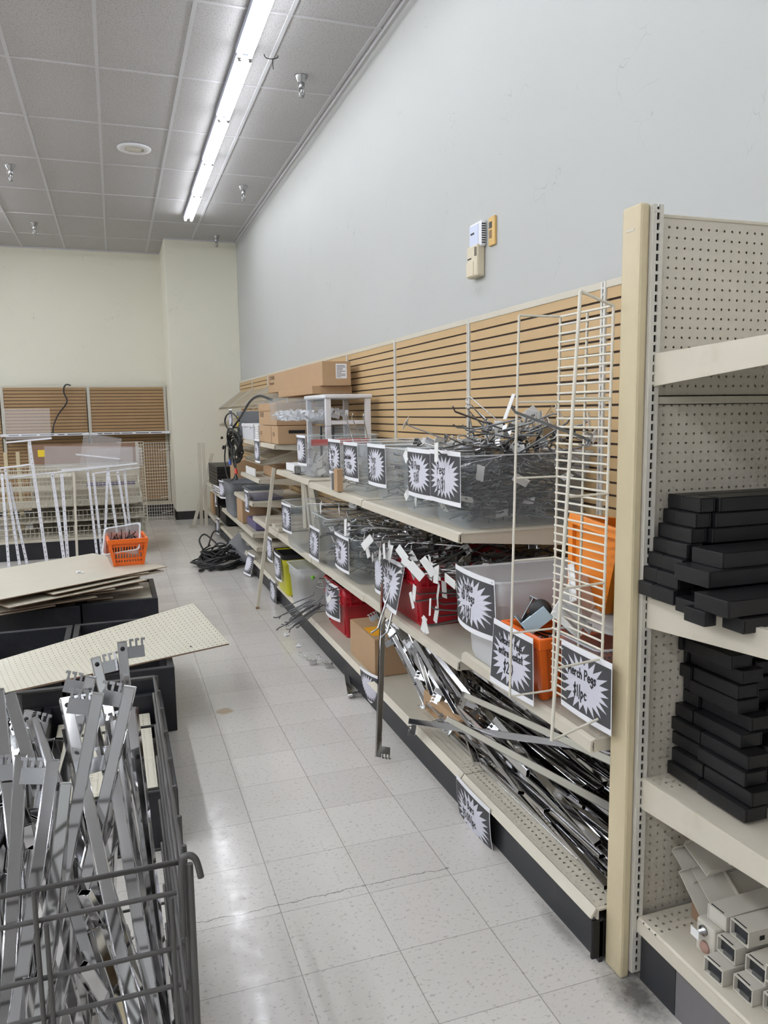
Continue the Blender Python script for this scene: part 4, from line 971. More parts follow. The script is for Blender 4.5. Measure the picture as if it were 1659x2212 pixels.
# ---- casters and white fittings in the orange basket
def caster(T, label):
    f = thing('caster', label, 'caster', (0, 0, 0), 'casters in the orange basket')
    G().lathe([(0, -.013), (.024, -.013), (.030, -.008), (.030, .008), (.024, .013), (0, .013)], 18).build('wheel', 'rubber', f)
    G().lathe([(0, -.0145), (.014, -.0145), (.012, -.012)], 12).build('hub', 'white_metal', f)
    G().box((-.035, -.016, -.018), (.005, .06, -.0155)).build('fork', 'zinc', f, bevel=.001); G().box((-.035, -.016, .0155), (.005, .06, .018)).build('fork', 'zinc', f, bevel=.001)
    G().box((-.04, .058, -.028), (.03, .061, .028)).build('top_plate', 'zinc', f, bevel=.001)
    place(f, T @ Matrix.Scale(1.25, 4)); return f
def ax3(loc, z, y):
    z = V(z).normalized(); y = V(y); y = (y-z*y.dot(z)).normalized(); return axes(loc, y.cross(z), y, z)
caster(ax3((1.30, 2.21, .972), (-.55, -.8, .15), (-.75, .2, -.6)), 'upturned black-wheeled caster at the left of the orange basket')
caster(ax3((1.40, 2.20, .960), (.3, -.35, -.9), (-.25, -.85, .35)), 'caster lying with its zinc plate toward the aisle')
caster(rot((1.43, 2.25, .915), 1.0, -.6, 2.0), 'caster at the back of the orange basket')
caster(rot((1.31, 2.30, .905), 2.0, .6, 1.0), 'caster at the far corner of the orange basket')
pile(40, (1.28, 2.14, .70), (1.60, 2.32, .885), .3, 1.2, 'hardware_pile', 'dark', 'dark jumble of hardware filling the orange basket', seed=44)
for i, (T, sx, sy, lab) in enumerate([(rot((1.37, 2.06, 1.06), 1.1, .5, .3), .17, .13, 'white plastic end bracket standing on edge above the orange basket'), (rot((1.31, 2.03, 1.02), .9, -.5, .6), .16, .11, 'white plastic bracket leaning in front of the amber basket'),
      (rot((1.40, 2.01, .985), .5, .2, -.5), .14, .07, 'white plastic bracket lying lowest over the tote by the end post')]):
    f = G().box((-sx/2, -sy/2, -.003), (sx/2, sy/2, .003)).box((-sx/2, -sy/2, .003), (-sx/2+.006, sy/2, .022)).box((-sx*.2, -sy/2-.03, -.003), (sx*.25, -sy/2, .003))
    o = f.build('plastic_bracket', 'tag', origin=(0, 0, 0), bevel=.002); place(o, T); tag(o, lab, 'bracket')

# ================================================================ left foreground: black base frames and pegboard sheets
def base_frame(x0, x1, y0, y1, z1, label, z0=0., tw=.035, panels=True):
    f = thing('gondola_base', label, 'shelving base', ((x0+x1)/2, (y0+y1)/2, z0))
    G().box((x0, y0, z0), (x1, y0+tw, z1)).build('side_rail', 'blackmetal', f, bevel=.004)
    G().box((x0, y1-tw, z0), (x1, y1, z1)).build('side_rail', 'blackmetal', f, bevel=.004)
    G().box((x1-tw, y0+tw, z0), (x1, y1-tw, z1)).build('end_rail', 'blackmetal', f, bevel=.004)
    G().box((x0, y0+tw, z0), (x0+tw, y1-tw, z1)).build('end_rail', 'blackmetal', f, bevel=.004)
    return f
fr = base_frame(-.285, .222, 5.635, 6.34, .345, 'black base frame under the right end of the pegboard stack')
G().box((-.25, 5.67, .325), (.187, 6.305, .329)).build('inner_deck', 'pegXY', fr)
fr = base_frame(-.84, -.295, 5.60, 6.34, .345, 'black base frame under the left part of the pegboard stack')
G().box((-.80, 5.64, .325), (-.33, 6.305, .329)).build('inner_deck', 'pegXY', fr)
base_frame(-1.45, -.85, 5.62, 6.34, .345, 'black base frame under the far left of the pegboard stack')
base_frame(-.305, .222, 4.02, 5.10, .345, 'black base frame under the tilted pegboard sheet, right one')
base_frame(-.86, -.315, 3.98, 5.09, .345, 'black base frame under the tilted pegboard sheet, left one')
fr = base_frame(-.40, .150, 2.89, 4.00, .232, 'low black base frame with punched cream shelves inside, behind the wire bin')
G().box((.108, 3.40, .140), (.149, 3.99, .236)).build('corner_plate', 'blackmetal', fr, bevel=.002)
fr2 = base_frame(-1.0, -.41, 2.92, 4.00, .232, 'low black base frame at the left edge behind the wire bin')
for x0, x1, lab in ((-.06, .085, 'punched cream shelf strip inside the low black frame, right one'), (-.34, -.08, 'punched cream shelf inside the low black frame, left one'), (-.93, -.48, 'punched cream shelf in the left low black frame')):
    o = G().box((x0, 2.96, .120), (x1, 3.93, .150)); tag(o.build('loose_shelf', 'pegXY', bevel=.002), lab, 'shelf')
def sheet(tip, ang, L, W_, label, z=None, th=.006, tilt=0., mt='pegXY'):
    """pegboard rectangle: near-right corner at tip, running left/back at angle ang"""
    f = thing('pegboard_sheet', label, 'pegboard', (0, 0, 0), 'pegboard sheets')
    G().box((-L, 0, .0006), (0, W_, th)).build('face', mt, f); G().box((-L-.0005, -.0005, 0), (.0005, W_+.0005, th-.0015)).build('hardboard_core', 'wood', f)
    place(f, Matrix.Translation(tip) @ Matrix.Rotation(ang, 4, 'Z') @ Matrix.Rotation(tilt, 4, 'X')); return f
A33 = math.atan2(.548, .836)
sheet((.315, 6.019, .488), A33, 1.32, 1.0, 'largest pegboard sheet on top of the stack under the orange basket')
ST = [((.180, 5.90, .476), .36, 1.0, .34, 'short pegboard sheet just under the top one, pinkish'), ((.289, 5.985, .464), .62, .9, .42, 'pegboard sheet with a sharp corner jutting right toward the aisle'), ((.113, 5.88, .452), .30, 1.1, .36, 'pegboard sheet fourth from the top of the stack'),
      ((.16, 5.81, .440), .55, 1.0, .4, 'pegboard sheet fifth from the top, corner showing at right'), ((-.06, 5.65, .428), .22, .9, .4, 'pegboard sheet sixth from the top, blunt end facing the aisle'), ((-.075, 5.74, .416), .26, .9, .4, 'pegboard sheet seventh from the top of the stack'),
      ((.13, 5.72, .404), .18, 1.1, .5, 'pegboard sheet eighth from the top of the stack'), ((-.18, 5.60, .392), .35, .8, .5, 'pegboard sheet third from the bottom, corner poking forward'), ((-.44, 5.50, .380), .40, .7, .5, 'pegboard sheet second from the bottom, corner at the middle front'), ((-.08, 5.72, .352), .12, 1.2, .5, 'pegboard sheet at the bottom of the stack')]
for t_, a, L, W_, lab in ST: sheet(t_, a, L, W_, lab, tilt=rnd.uniform(-.004, .0))
# warped sheet over the middle frames
M['pegUV'] = holes('pegboard_sheet_curved', (.60, .57, .455), 'XY', r=.0030, rough=.45)
_t = M['pegUV'].node_tree
for n in _t.nodes:
    if n.bl_idname == 'ShaderNodeTexCoord':
        for l in list(n.outputs['Object'].links):
            if l.to_node.bl_idname == 'ShaderNodeSeparateXYZ': _t.links.new(n.outputs['UV'], l.to_socket)
c00, c10, c11, c01 = V((-.80, 3.765, .36)), V((.535, 4.257, .36)), V((.383, 4.666, .509)), V((-.90, 4.20, .36))
f = thing('pegboard_sheet', 'warped pegboard sheet lying across the black frames and jutting over the aisle', 'pegboard', ((c00+c10+c11+c01)/4), 'pegboard sheets')
def warped(dz):
    g = G(); nu, nv = 24, 8; vs = []; uv = []
    for j in range(nv+1):
        for i in range(nu+1):
            u, v_ = i/nu, j/nv
            p_ = (c00*(1-u)+c10*u)*(1-v_)+(c01*(1-u)+c11*u)*v_
            vs.append(p_+V((0, 0, dz-.02*math.sin(math.pi*u)*math.sin(math.pi*v_)))); uv.append((u*1.32, v_*.46))
    g.add(vs, [(j*(nu+1)+i, j*(nu+1)+i+1, (j+1)*(nu+1)+i+1, (j+1)*(nu+1)+i) for j in range(nv) for i in range(nu)], 0, True)
    return g, uv
g, uv = warped(.006); o = g.build('face', 'pegUV', f, recalc=False)
ul = o.data.uv_layers.new(name='uv')
for l in o.data.loops: ul.data[l.index].uv = uv[l.vertex_index]
g, uv = warped(.0); o = g.build('hardboard_core', 'wood', f, recalc=False)
sd = o.modifiers.new('thick', 'SOLIDIFY'); sd.thickness = .004; sd.offset = 0
# orange basket on the stack with a tilted bin of hooks
basket('orange shopping basket on the pegboard stack, holding a tilted bin of hooks', .27, .36, .21, rot((.035, 6.32, .495), 0, 0, .06))
q = Matrix.Translation((.035, 6.34, .575)) @ Matrix.Rotation(-.28, 4, 'Y') @ Matrix.Rotation(.60, 4, 'X') @ Matrix.Rotation(-.25, 4, 'Z')
f = tote(-.135, .135, -.14, .14, 0, .15, 'small frosted bin of hooks tilted in the orange basket', 'milky', 'rim', .02, r=.025, step=False)
f.location = (0, 0, 0); f.matrix_world = q
g = G()
for i in range(110):
    c_ = V((R_.uniform(-.10, .10), R_.uniform(-.11, .09), R_.uniform(.02, .105))); d_ = V((R_.gauss(0, .5), R_.gauss(.8, .5), R_.gauss(.2, .3))).normalized()*.05
    g.tube([c_-d_, c_+d_, c_+d_+V((0, 0, .012))], .0030, 4, caps=False)
o = g.build('hook_pile', 'kick', origin=(0, 0, 0), recalc=False); o.matrix_world = q; tag(o, 'dark mass of hooks filling the tilted bin over the orange basket', 'hooks', None, 'stuff')
for i in range(14):
    l_ = q @ V((R_.uniform(-.09, .09), R_.uniform(-.12, .02), R_.uniform(.04, .12)))
    peg(2 if i % 4 else 3, l_, R_.uniform(-1.2, 1.2), R_.uniform(-.5, .6), 0, 'grey hook in the tilted bin over the orange basket', 'hooks in the tilted bin', .62)
f = G().box((-.03, -.01, 0), (.0, .012, .012)).box((0, -.02, 0), (.03, .0, .006)); o = f.build('paper_scrap', 'paper', origin=(0, 0, 0)); place(o, rot((-.30, 6.02, .496), .2, .1, .7)); tag(o, 'small white scrap lying on the top pegboard sheet', 'scrap')
f = G().tube([(0, 0, .003), (.02, .01, .006), (.03, -.01, .004), (.015, -.02, .01)], .003, 5); o = f.build('bent_clip', 'peg', origin=(0, 0, 0)); place(o, rot((.30, 4.24, .372), 0, 0, .3)); tag(o, 'tiny bent metal clip on the warped pegboard sheet', 'clip')
# ================================================================ back wall shelving and the wire displays in front of it
f = None
M['slotB'] = holes('slotted_standard_back', (.60, .575, .50), 'XZ', r=.004, pitch=(None, .0254), slot=(.0042, .0088))
BX = [(-2.93, -1.655, 'at the left edge of the frame'), (-1.655, -.385, 'in the middle of the back wall'), (-.385, .842, 'beside the corner column')]
for x0, x1, lab in BX:
    f = thing('slatwall_bay', 'bay of shade-browned slatwall shelving on the back wall '+lab, 'wall shelving', ((x0+x1)/2, 13.55, 0), 'slatwall bays on the back wall')
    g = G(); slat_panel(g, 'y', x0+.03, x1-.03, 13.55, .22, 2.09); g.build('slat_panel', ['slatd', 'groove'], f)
    G().box((x0+.002, 13.545, 2.09), (x1-.002, 13.58, 2.115)).build('top_cap', 'almond', f, bevel=.003)
    for xx in ((x0, x1-.02) if x1 > .5 else (x0,)):
        up = G().box((xx-.016+(-.014 if xx > .5 else .014), 13.538, 0), (xx+.016+(-.014 if xx > .5 else .014), 13.542, 2.11)).build('upright', 'slotB', f, own=True)
        G().box((xx-.022+(-.008 if xx > .5 else .008), 13.5425, 0), (xx+.022+(-.008 if xx > .5 else .008), 13.60, 2.11)).build('upright_channel', 'greige', up)
    G().box((x0+.004, 13.10, .185), (x1-.004, 13.545, .20)).build('base_deck', 'almond', f, bevel=.002)
    G().box((x0+.004, 13.12, 0), (x1-.004, 13.132, .185)).build('kick_plate', 'kick', f)
    if x1 > -1:
        s = thing('metal_shelf', 'cream metal shelf on the back wall slatwall '+lab, 'shelf', ((x0+x1)/2, 13.3, 1.34), 'shelves on the back wall')
        G().box((x0+.006, 13.11, 1.365), (x1-.006, 13.536, 1.371)).build('shelf_deck', 'almond', s)
        ch = G().box((x0+.004, 13.09, 1.335), (x1-.004, 13.11, 1.377)).build('price_channel', 'white_metal', s, bevel=.003)
        q = x0+.12
        while q < x1-.2:
            w_ = rnd.uniform(.05, .22); G().box((q, 13.0885, 1.350), (min(q+w_, x1-.05), 13.0895, 1.362)).build('label_strip', 'printk', ch); q += w_+rnd.uniform(.02, .06)
        for xx in (x0+.01, x1-.014): G().prism([(13.11, 1.365), (13.536, 1.365), (13.536, 1.29), (13.11, 1.335)], 0, xx, xx+.004).build('bracket', 'greige', s)
f = G().tube(smoothpath([(-.93, 13.33, 1.373), (-.91, 13.36, 1.50), (-.84, 13.40, 1.66), (-.72, 13.44, 1.82), (-.70, 13.46, 1.90), (-.735, 13.47, 2.0), (-.73, 13.47, 2.09), (-.69, 13.46, 2.135), (-.63, 13.44, 2.12)]), .011, 8)
f.lathe([(0, 0), (.045, 0), (.03, .012), (0, .014)], 12, rot((-.95, 13.33, 1.373)))
tag(f.build('hooked_rod', 'blackmetal'), 'dark bent rod with a hooked top standing on the back wall shelf', 'rod')
# wire grid panels
def grid(x0, x1, y, z0, z1, label, dx=.038, dz=.05, lean=0., mt='wire', r=.003, rz=0.):
    f = thing('grid_panel', label, 'wire grid', ((x0+x1)/2, y, z0), 'wire grid panels by the back wall')
    cx = (x0+x1)/2; hw = (x1-x0)/2; g = G()
    nx = int(round((x1-x0)/dx)); nz = int(round((z1-z0)/dz))
    for i in range(nx+1): g.tube([(-hw+2*hw*i/nx, 0, 0), (-hw+2*hw*i/nx, 0, z1-z0)], r*(1.5 if i in (0, nx) else 1), 5)
    for k in range(nz+1): g.tube([(-hw, -.004, (z1-z0)*k/nz), (hw, -.004, (z1-z0)*k/nz)], r*(1.5 if k in (0, nz) else 1), 5)
    g.v = [q+base(f) for q in g.v]; g.build('grid_wires', mt, f)
    h = G()
    for k in range(5): h.tube([V((cx+hw*.1, y-.006, z0+.12+(z1-z0)*.2*k)), V((cx+hw*.75, y-.05, z0+.14+(z1-z0)*.2*k))], .0045, 5)
    h.build('hook_wires', mt, f)
    f.rotation_euler = (lean, 0, rz); return f
grid(.40, .80, 12.46, .006, 1.212, 'cream wire grid panel standing beside the corner column', lean=-.02)
grid(.16, .42, 12.30, .006, 1.20, 'narrow cream wire grid panel left of the one by the column', .035, .04, lean=-.02, rz=.5)
grid(.02, .40, 12.62, .006, 1.225, 'cream wire grid panel standing behind the narrow one', lean=-.03)
# wire-basket island
IX0, IX1, IY0, IY1 = -1.50, .27, 9.62, 10.55
f = thing('display_island', 'low cream display island with wire baskets and a brown hardboard top panel', 'display', (-.6, 10.1, 0))
G().box((IX0, IY0+.02, 0), (IX1-.01, IY0+.035, .20)).build('kick_plate', 'blackmetal', f)
G().box((IX1-.02, IY0+.03, 0), (IX1-.005, IY1, .20)).build('kick_plate', 'blackmetal', f)
G().box((IX0, IY0, .20), (IX1, IY1, .225)).build('base_deck', 'almond', f, bevel=.003)
for z in (.40, .58): G().box((IX0+.12, IY0+.18, z), (IX1-.06, IY1-.02, z+.012)).build('shelf_deck', 'almond', f)
G().box((-1.02, IY1-.03, .225), (IX1-.03, IY1-.022, 1.06)).build('peg_panel', 'pegXZ', f)
G().box((-.98, IY1-.045, 1.05), (IX1-.035, IY1-.035, 1.285)).build('top_panel', 'masonite', f)
G().box((-.92, IY1-.047, 1.14), (-.84, IY1-.0455, 1.225)).build('yellow_label', 'yellow', f)
for xx in (-1.03, IX1-.03): G().box((xx, IY1-.05, .22), (xx+.03, IY1-.015, 1.30)).build('upright', 'greige', f)
def wire_tray(x0, x1, y0, y1, z, h, label):
    b = thing('wire_basket', label, 'wire basket', ((x0+x1)/2, (y0+y1)/2, z), 'wire baskets on the display island')
    g = G(); n = int((x1-x0)/.045)
    for i in range(n+1):
        x = x0+(x1-x0)*i/n; g.tube([(x, y0, z+h), (x, y0, z), (x, y1, z), (x, y1, z+h)], .0026, 4)
    m_ = int((y1-y0)/.05)
    for k in range(m_+1): y = y0+(y1-y0)*k/m_; g.tube([(x0, y, z+h), (x0, y, z), (x1, y, z), (x1, y, z+h)], .0026, 4)
    g.build('wires', 'wire', b)
    r = G()
    for zz in (z+h, z+h*.5): r.tube([(x0, y0, zz), (x1, y0, zz), (x1, y1, zz), (x0, y1, zz)], .0045, 5, closed=True)
    r.build('rim_wire', 'wire', b)
for z, h, lab in ((.24, .12, 'lowest'), (.42, .12, 'second from the bottom'), (.60, .11, 'third from the bottom'), (.78, .10, 'second from the top'), (.93, .09, 'topmost')):
    wire_tray(IX0+.05+.25*max(0, z-.5), -.52, IY0+.06+.3*max(0, z-.3), IY1-.07, z, h, 'cream wire basket on the left half of the island, %s' % lab)
    if z < .9: wire_tray(-.50, IX1+.02-.1*max(0, z-.3), IY0+.06+.3*max(0, z-.3), IY1-.07, z, h, 'cream wire basket on the right half of the island, %s' % lab)
tag(G().box((-.36, 10.0, .795), (.20, 10.06, .83)).build('price_strip', 'purple', bevel=.002), 'long violet strip lying in a right-hand wire basket', 'strip')
# clear acrylic sheets and white slotted sign posts leaning on the island
def post(foot, top, label, bar_=None, sheet_=None, mt='slotW', w_=.030):
    f = thing('sign_post', label, 'sign post', (0, 0, 0), 'white sign posts leaning on the display island')
    foot, top = V(foot), V(top); d = top-foot; L = d.length
    z = d.normalized(); y = (V((0, 1, 0))-z*z.y).normalized(); x = y.cross(z)
    G().box((-w_/2, -.002, 0), (w_/2, .002, L)).box((-w_/2, .002, 0), (-w_/2+.003, .022, L)).box((w_/2-.003, .002, 0), (w_/2, .022, L)).build('post', mt, f)
    if bar_:
        G().box((-bar_/2, -.012, L-.005), (bar_/2, .012, L+.012)).build('cross_bar', 'white_metal', f, bevel=.002)
        G().lathe([(0, 0), (.007, 0), (.005, .004), (0, .005)], 10, axes((0, -.004, L-.035), (1, 0, 0), (0, 0, 1), (0, -1, 0))).build('screw', 'chromed', f)
    place(f, axes(foot, x, y, z)); return f
def acrylic(c, w_, h, T_, label):
    o = G().box((-w_/2, -.002, 0), (w_/2, .002, h)).build('acrylic_sheet', 'acryl', origin=(0, 0, 0)); place(o, T_); return tag(o, label, 'acrylic sheet', 'clear acrylic sign sheets')
PO = [((-.80, 9.30, 0), (-.905, 9.42, 1.372), 'tallest white slotted sign post, holding the upright acrylic sheet', .47), ((-1.17, 9.15, 0), (-1.20, 9.40, 1.02), 'white sign post at the left edge, first from the left', None),
      ((-1.07, 9.22, 0), (-1.17, 9.45, 1.08), 'white sign post at the left edge, second from the left', .55), ((-1.0, 9.28, 0), (-1.14, 9.46, .92), 'white sign post third from the left', None),
      ((-.62, 9.30, 0), (-.70, 9.50, 1.0), 'white sign post just right of the tallest one', .95), ((-.585, 9.33, 0), (-.60, 9.5, .985), 'white sign post second right of the tallest one', None),
      ((-.485, 9.30, 0), (-.47, 9.46, 1.0), 'cream sign post between the white ones', None), ((-.27, 9.30, 0), (-.325, 9.5, 1.04), 'white sign post right of the cream one, under a long bar', .55),
      ((-.22, 9.34, 0), (-.265, 9.5, .985), 'white sign post in the middle right of the group', None), ((-.20, 9.36, 0), (-.11, 9.5, .98), 'white sign post leaning to the right behind the others', None),
      ((-.02, 9.30, 0), (-.105, 9.5, 1.045), 'white sign post directly left of the orange basket', .66), ((.10, 9.36, 0), (-.0, 9.52, 1.0), 'white sign post behind the orange basket', .5), ((.11, 9.40, 0), (.075, 9.55, 1.02), 'white sign post rightmost of the group', None)]
for a, b, lab, br in PO: post(a, b, lab, br, mt='almond' if lab.startswith('cream') else 'slotW', w_=.034 if 'tallest' in lab else .026)
acrylic(None, .46, .34, rot((-.905, 9.42, 1.385), -.03, 0, .02), 'clear acrylic sheet upright on the tallest sign post')
acrylic(None, .95, .26, rot((-.30, 9.52, 1.03), -.08, .03, -.02), 'wide clear acrylic sheet leaning over the white sign posts')
acrylic(None, .42, .36, rot((-.20, 9.60, 1.05), -.05, .18, .05), 'tilted clear acrylic sheet behind the sign posts')
acrylic(None, .62, .22, rot((-.02, 9.58, 1.04), -.04, -.02, .0), 'clear acrylic sheet at the right end of the sign posts')
o = G().box((-.24, -.008, -.008), (.24, .008, .008)).build('sign_bar', 'white_metal', origin=(0, 0, 0), bevel=.002); place(o, rot((-.20, 9.48, 1.17), 0, .14, 0)); tag(o, 'loose white bar lying slanted behind the acrylic sheets', 'bar')
for i, x in enumerate((-1.31, -1.17)):
    g = G().box((x-.022, 10.70, .0), (x+.022, 10.75, 1.20)); tag(g.build('loose_upright', 'post', bevel=.003), 'cream wooden-looking upright behind the island, %s of the pair' % ('left' if i == 0 else 'right'), 'upright')
# cream strips leaning in the far corner
for i, (a, b, lab) in enumerate([((1.13, 11.62, 0), (1.16, 11.75, 1.22), 'cream metal strip standing upright in the far corner, left one'), ((1.20, 11.60, 0), (1.215, 11.74, 1.22), 'cream metal strip standing upright in the far corner, right one'),
                                 ((.99, 11.45, 0), (1.33, 11.62, 1.06), 'cream metal strip leaning across the two upright strips')]):
    a, b = V(a), V(b); d = b-a; z = d.normalized(); y = (V((0, 1, 0))-z*z.y).normalized(); x = y.cross(z)
    f = thing('metal_strip', lab, 'metal strip', (0, 0, 0), 'cream metal strips in the far corner')
    G().box((-.024, -.004, 0), (.024, .004, d.length)).build('strip', 'almond', f, bevel=.002); G().box((-.05, -.006, -.0), (.05, .03, .006)).build('foot', 'almond', f) if i < 2 else G().box((-.06, -.004, 0), (.02, .004, .035)).build('foot', 'almond', f)
    place(f, axes(a, x, y, z))
# long strip leaning on the middle of the run
a, b = V((1.052, 6.40, 0)), V((1.228, 6.385, 1.185)); d = b-a; z = d.normalized(); y = (V((0, 1, 0))-z*z.y).normalized(); x = y.cross(z)
f = thing('metal_strip', 'long thin cream strip leaning from the floor to the upper shelf end', 'metal strip', (0, 0, 0)); G().box((-.014, -.009, 0), (.014, .009, d.length)).build('strip', 'almond', f, bevel=.002); G().box((-.0145, -.0095, -.001), (.0145, .0095, .02)).build('end_cap', 'wood', f)
place(f, axes(a, x, y, z))

# ================================================================ far part of the run: boxes, drawer unit, cords, bins
lc = carton((1.565, 6.02, 1.845), (1.80, 8.30, 2.035), 'very long brown carton lying high along the slatwall', flap=False, name='long_carton')
G().box((1.585, 6.0185, 1.865), (1.79, 6.0196, 2.02)).build('tape_flap', 'card', lc)
lb = G().box((1.675, 6.017, 1.90), (1.765, 6.018, 2.015)).build('shipping_label', 'paper', lc)
for k in range(9): G().box((1.682, 6.0164, 1.91+k*.011), (1.682+rnd.uniform(.03, .075), 6.0168, 1.914+k*.011)).build('label_print', 'ink', lb)
def text(s_, loc, h, xdir, up, mt, parent, name='printed_words'):
    """printed lettering on a box side"""
    cu_ = bpy.data.curves.new('words', 'FONT'); cu_.body = s_; cu_.size = h; cu_.extrude = .0003
    to = bpy.data.objects.new('words', cu_); COL.objects.link(to); bpy.context.view_layer.update()
    me = bpy.data.meshes.new_from_object(to.evaluated_get(bpy.context.evaluated_depsgraph_get()))
    bpy.data.objects.remove(to); T = axes(loc, xdir, up, V(xdir).cross(V(up)))
    me.transform(Matrix.Translation(-base(parent)) @ T); me.materials.clear(); me.materials.append(M[mt])
    o = bpy.data.objects.new(name, me); COL.objects.link(o); o.parent = parent; return o
text('SYLVANIA', (1.5640, 8.22, 1.975), .060, (0, -1, 0), (0, 0, 1), 'cardd', lc); text('Fluorescent', (1.5640, 8.22, 1.925), .050, (0, -1, 0), (0, 0, 1), 'cardd', lc)
carton((1.50, 6.10, 1.782), (1.83, 7.45, 1.842), 'flattened brown carton under the very long carton')
b1 = carton((1.268, 6.38, 1.376), (1.62, 7.24, 1.525), 'brown cardboard box on the highest shelf, lower of two')
G().box((1.36, 6.3785, 1.465), (1.50, 6.3796, 1.492)).build('hand_hole', 'dark', b1)
for i, yy in enumerate((6.52, 6.57, 7.10, 7.16)): G().box((1.2665, yy, 1.44), (1.2678, yy+.02, 1.475)).build('printed_mark', 'cardd', b1)
G().box((1.2665, 6.655, 1.378), (1.2678, 6.662, 1.523)).build('tape_seam', 'cardd', b1)
b2 = carton((1.268, 6.42, 1.532), (1.60, 7.24, 1.72), 'brown cardboard box on the highest shelf, upper of two', flap=False)
G().box((1.262, 6.45, 1.655), (1.268, 7.22, 1.705)).build('flap', 'card', b2)
for i in range(4): G().box((1.2665, 7.0+.05*i, 1.60), (1.2678, 7.02+.05*i, 1.645)).build('printed_mark', 'cardd', b2)
# white drawer unit with one drawer pulled out
f = thing('drawer_unit', 'white plastic drawer frame on the upper shelf, top drawer pulled out', 'drawer unit', (1.62, 5.8, 1.175))
x0, x1, y0, y1 = 1.455, 1.80, 5.52, 6.14
G().box((x0-.012, y0-.012, 1.735), (x1+.01, y1+.01, 1.765)).build('top', 'white_metal', f, bevel=.008)
for xx in (x0, x1-.04):
    for yy in (y0, y1-.04): G().box((xx, yy, 1.175), (xx+.04, yy+.04, 1.735)).build('corner_post', 'white_metal', f, bevel=.004)
for z in (1.545, 1.36, 1.176):
    for yy in (y0+.003, y1-.018): G().box((x0+.04, yy, z), (x1-.04, yy+.015, z+.028)).build('side_rail', 'white_metal', f, bevel=.002)
    G().box((x1-.02, y0+.04, z), (x1-.005, y1-.04, z+.028)).build('rear_rail', 'white_metal', f, bevel=.002)
def drawer(xa, xb, z, h, lab_, par):
    d_ = G(); loft(d_, [rrect(xa+.012, xb-.012, y0+.05, y1-.05, z, .012), rrect(xa, xb, y0+.038, y1-.038, z+h, .016)]); return d_.build('drawer', 'milky' if False else 'clear', par, recalc=False)
drawer(1.145, 1.50, 1.578, .165, '', f); dr = drawer(1.47, 1.77, 1.395, .14, '', f)
g = G(); R2 = random.Random(9)
for i in range(150):
    c_ = V((R2.uniform(1.18, 1.47), R2.uniform(5.60, 6.06), 1.585+R2.uniform(0, .06))); T = Matrix.Translation(c_) @ Euler((R2.uniform(-3, 3), R2.uniform(-3, 3), 0)).to_matrix().to_4x4(); g.box((-.018, -.012, -.001), (.018, .012, .001), 0, T)
tag(g.build('label_pile', 'paper', recalc=False), 'pile of small white labels in the pulled-out drawer', 'labels', None, 'stuff')
for z, tx in ((1.62, 'upper'), (1.40, 'lower')):
    g = G()
    for i in range(40):
        c_ = V((R2.uniform(1.52, 1.66), R2.uniform(5.62, 6.05), z-.02+R2.uniform(0, .05))); T = Matrix.Translation(c_) @ Euler((R2.uniform(-3, 3), R2.uniform(-3, 3), 0)).to_matrix().to_4x4(); g.box((-.02, -.014, -.001), (.02, .014, .001), 0, T)
    tag(g.build('label_pile', 'paper', recalc=False), 'crumpled white labels inside the %s part of the drawer unit' % tx, 'labels', None, 'stuff')
g = G().tube([(1.40, 5.46, 1.17), (1.40, 5.46, 1.535), (1.49, 5.46, 1.535), (1.49, 5.46, 1.17)], .008, 6); tag(g.build('wire_stand', 'black'), 'black wire frame standing in front of the drawer unit', 'frame')
for i, (x, y) in enumerate(((1.60, 5.3), (1.66, 5.25), (1.71, 5.3))): peg(3, (x, y, 1.40), .4+i, 1.15, 0, 'bright peg hook poking up before the drawer unit', 'pegs before the drawer unit')
# bag of white pieces in the far tote
f = thing('plastic_bag', 'clear bag with a red top holding white plastic pieces', 'bag', (1.52, 5.52, 1.18))
g = G(); loft(g, [rrect(1.30, 1.74, 5.37, 5.62, 1.185, .03), rrect(1.29, 1.76, 5.36, 5.64, 1.30, .04), rrect(1.31, 1.74, 5.38, 5.58, 1.42, .02)]); g.build('bag_body', 'bag', f, recalc=False)
G().box((1.31, 5.382, 1.40), (1.74, 5.40, 1.445)).build('red_top', 'redtip', f)
g = G()
for i in range(90):
    c_ = V((R2.uniform(1.33, 1.72), R2.uniform(5.38, 5.6), R2.uniform(1.20, 1.37))); T = Matrix.Translation(c_) @ Euler((R2.uniform(-3, 3), R2.uniform(-3, 3), 0)).to_matrix().to_4x4(); g.box((-.028, -.020, -.003), (.028, .020, .003), 0, T)
tag(g.build('white_pieces', 'tag', recalc=False), 'white plastic pieces inside the red-topped bag', 'pieces', None, 'stuff')
f = thing('small_box', 'small brown box standing on the upper shelf edge between two signs', 'box', (1.235, 4.5, 1.165)); G().box((1.225, 4.425, 1.166), (1.262, 4.50, 1.30)).build('box', 'card', f, bevel=.002); G().box((1.222, 4.505, 1.166), (1.262, 4.60, 1.29)).build('plastic_wrap', 'bag', f, bevel=.004); G().box((1.228, 4.51, 1.168), (1.258, 4.56, 1.27)).build('dark_contents', 'black', f)
tag(carton((1.30, 5.92, 1.178), (1.46, 6.24, 1.235), 'flat white box at the far end of the upper shelf', mt='paper', flap=False), None)
g = G().box((1.262, 5.68, 1.176), (1.33, 5.86, 1.18)); 
f = thing('metal_clip_set', 'small dark metal clips beside the flat white box', 'clips', (1.29, 5.78, 1.176)); g.build('plate', 'chromed', f)
for i in range(3): G().box((1.265+.002*i, 5.70+.05*i, 1.18), (1.30, 5.73+.05*i, 1.235)).build('clip', ('chromed', 'peg', 'tag')[i], f, bevel=.003)
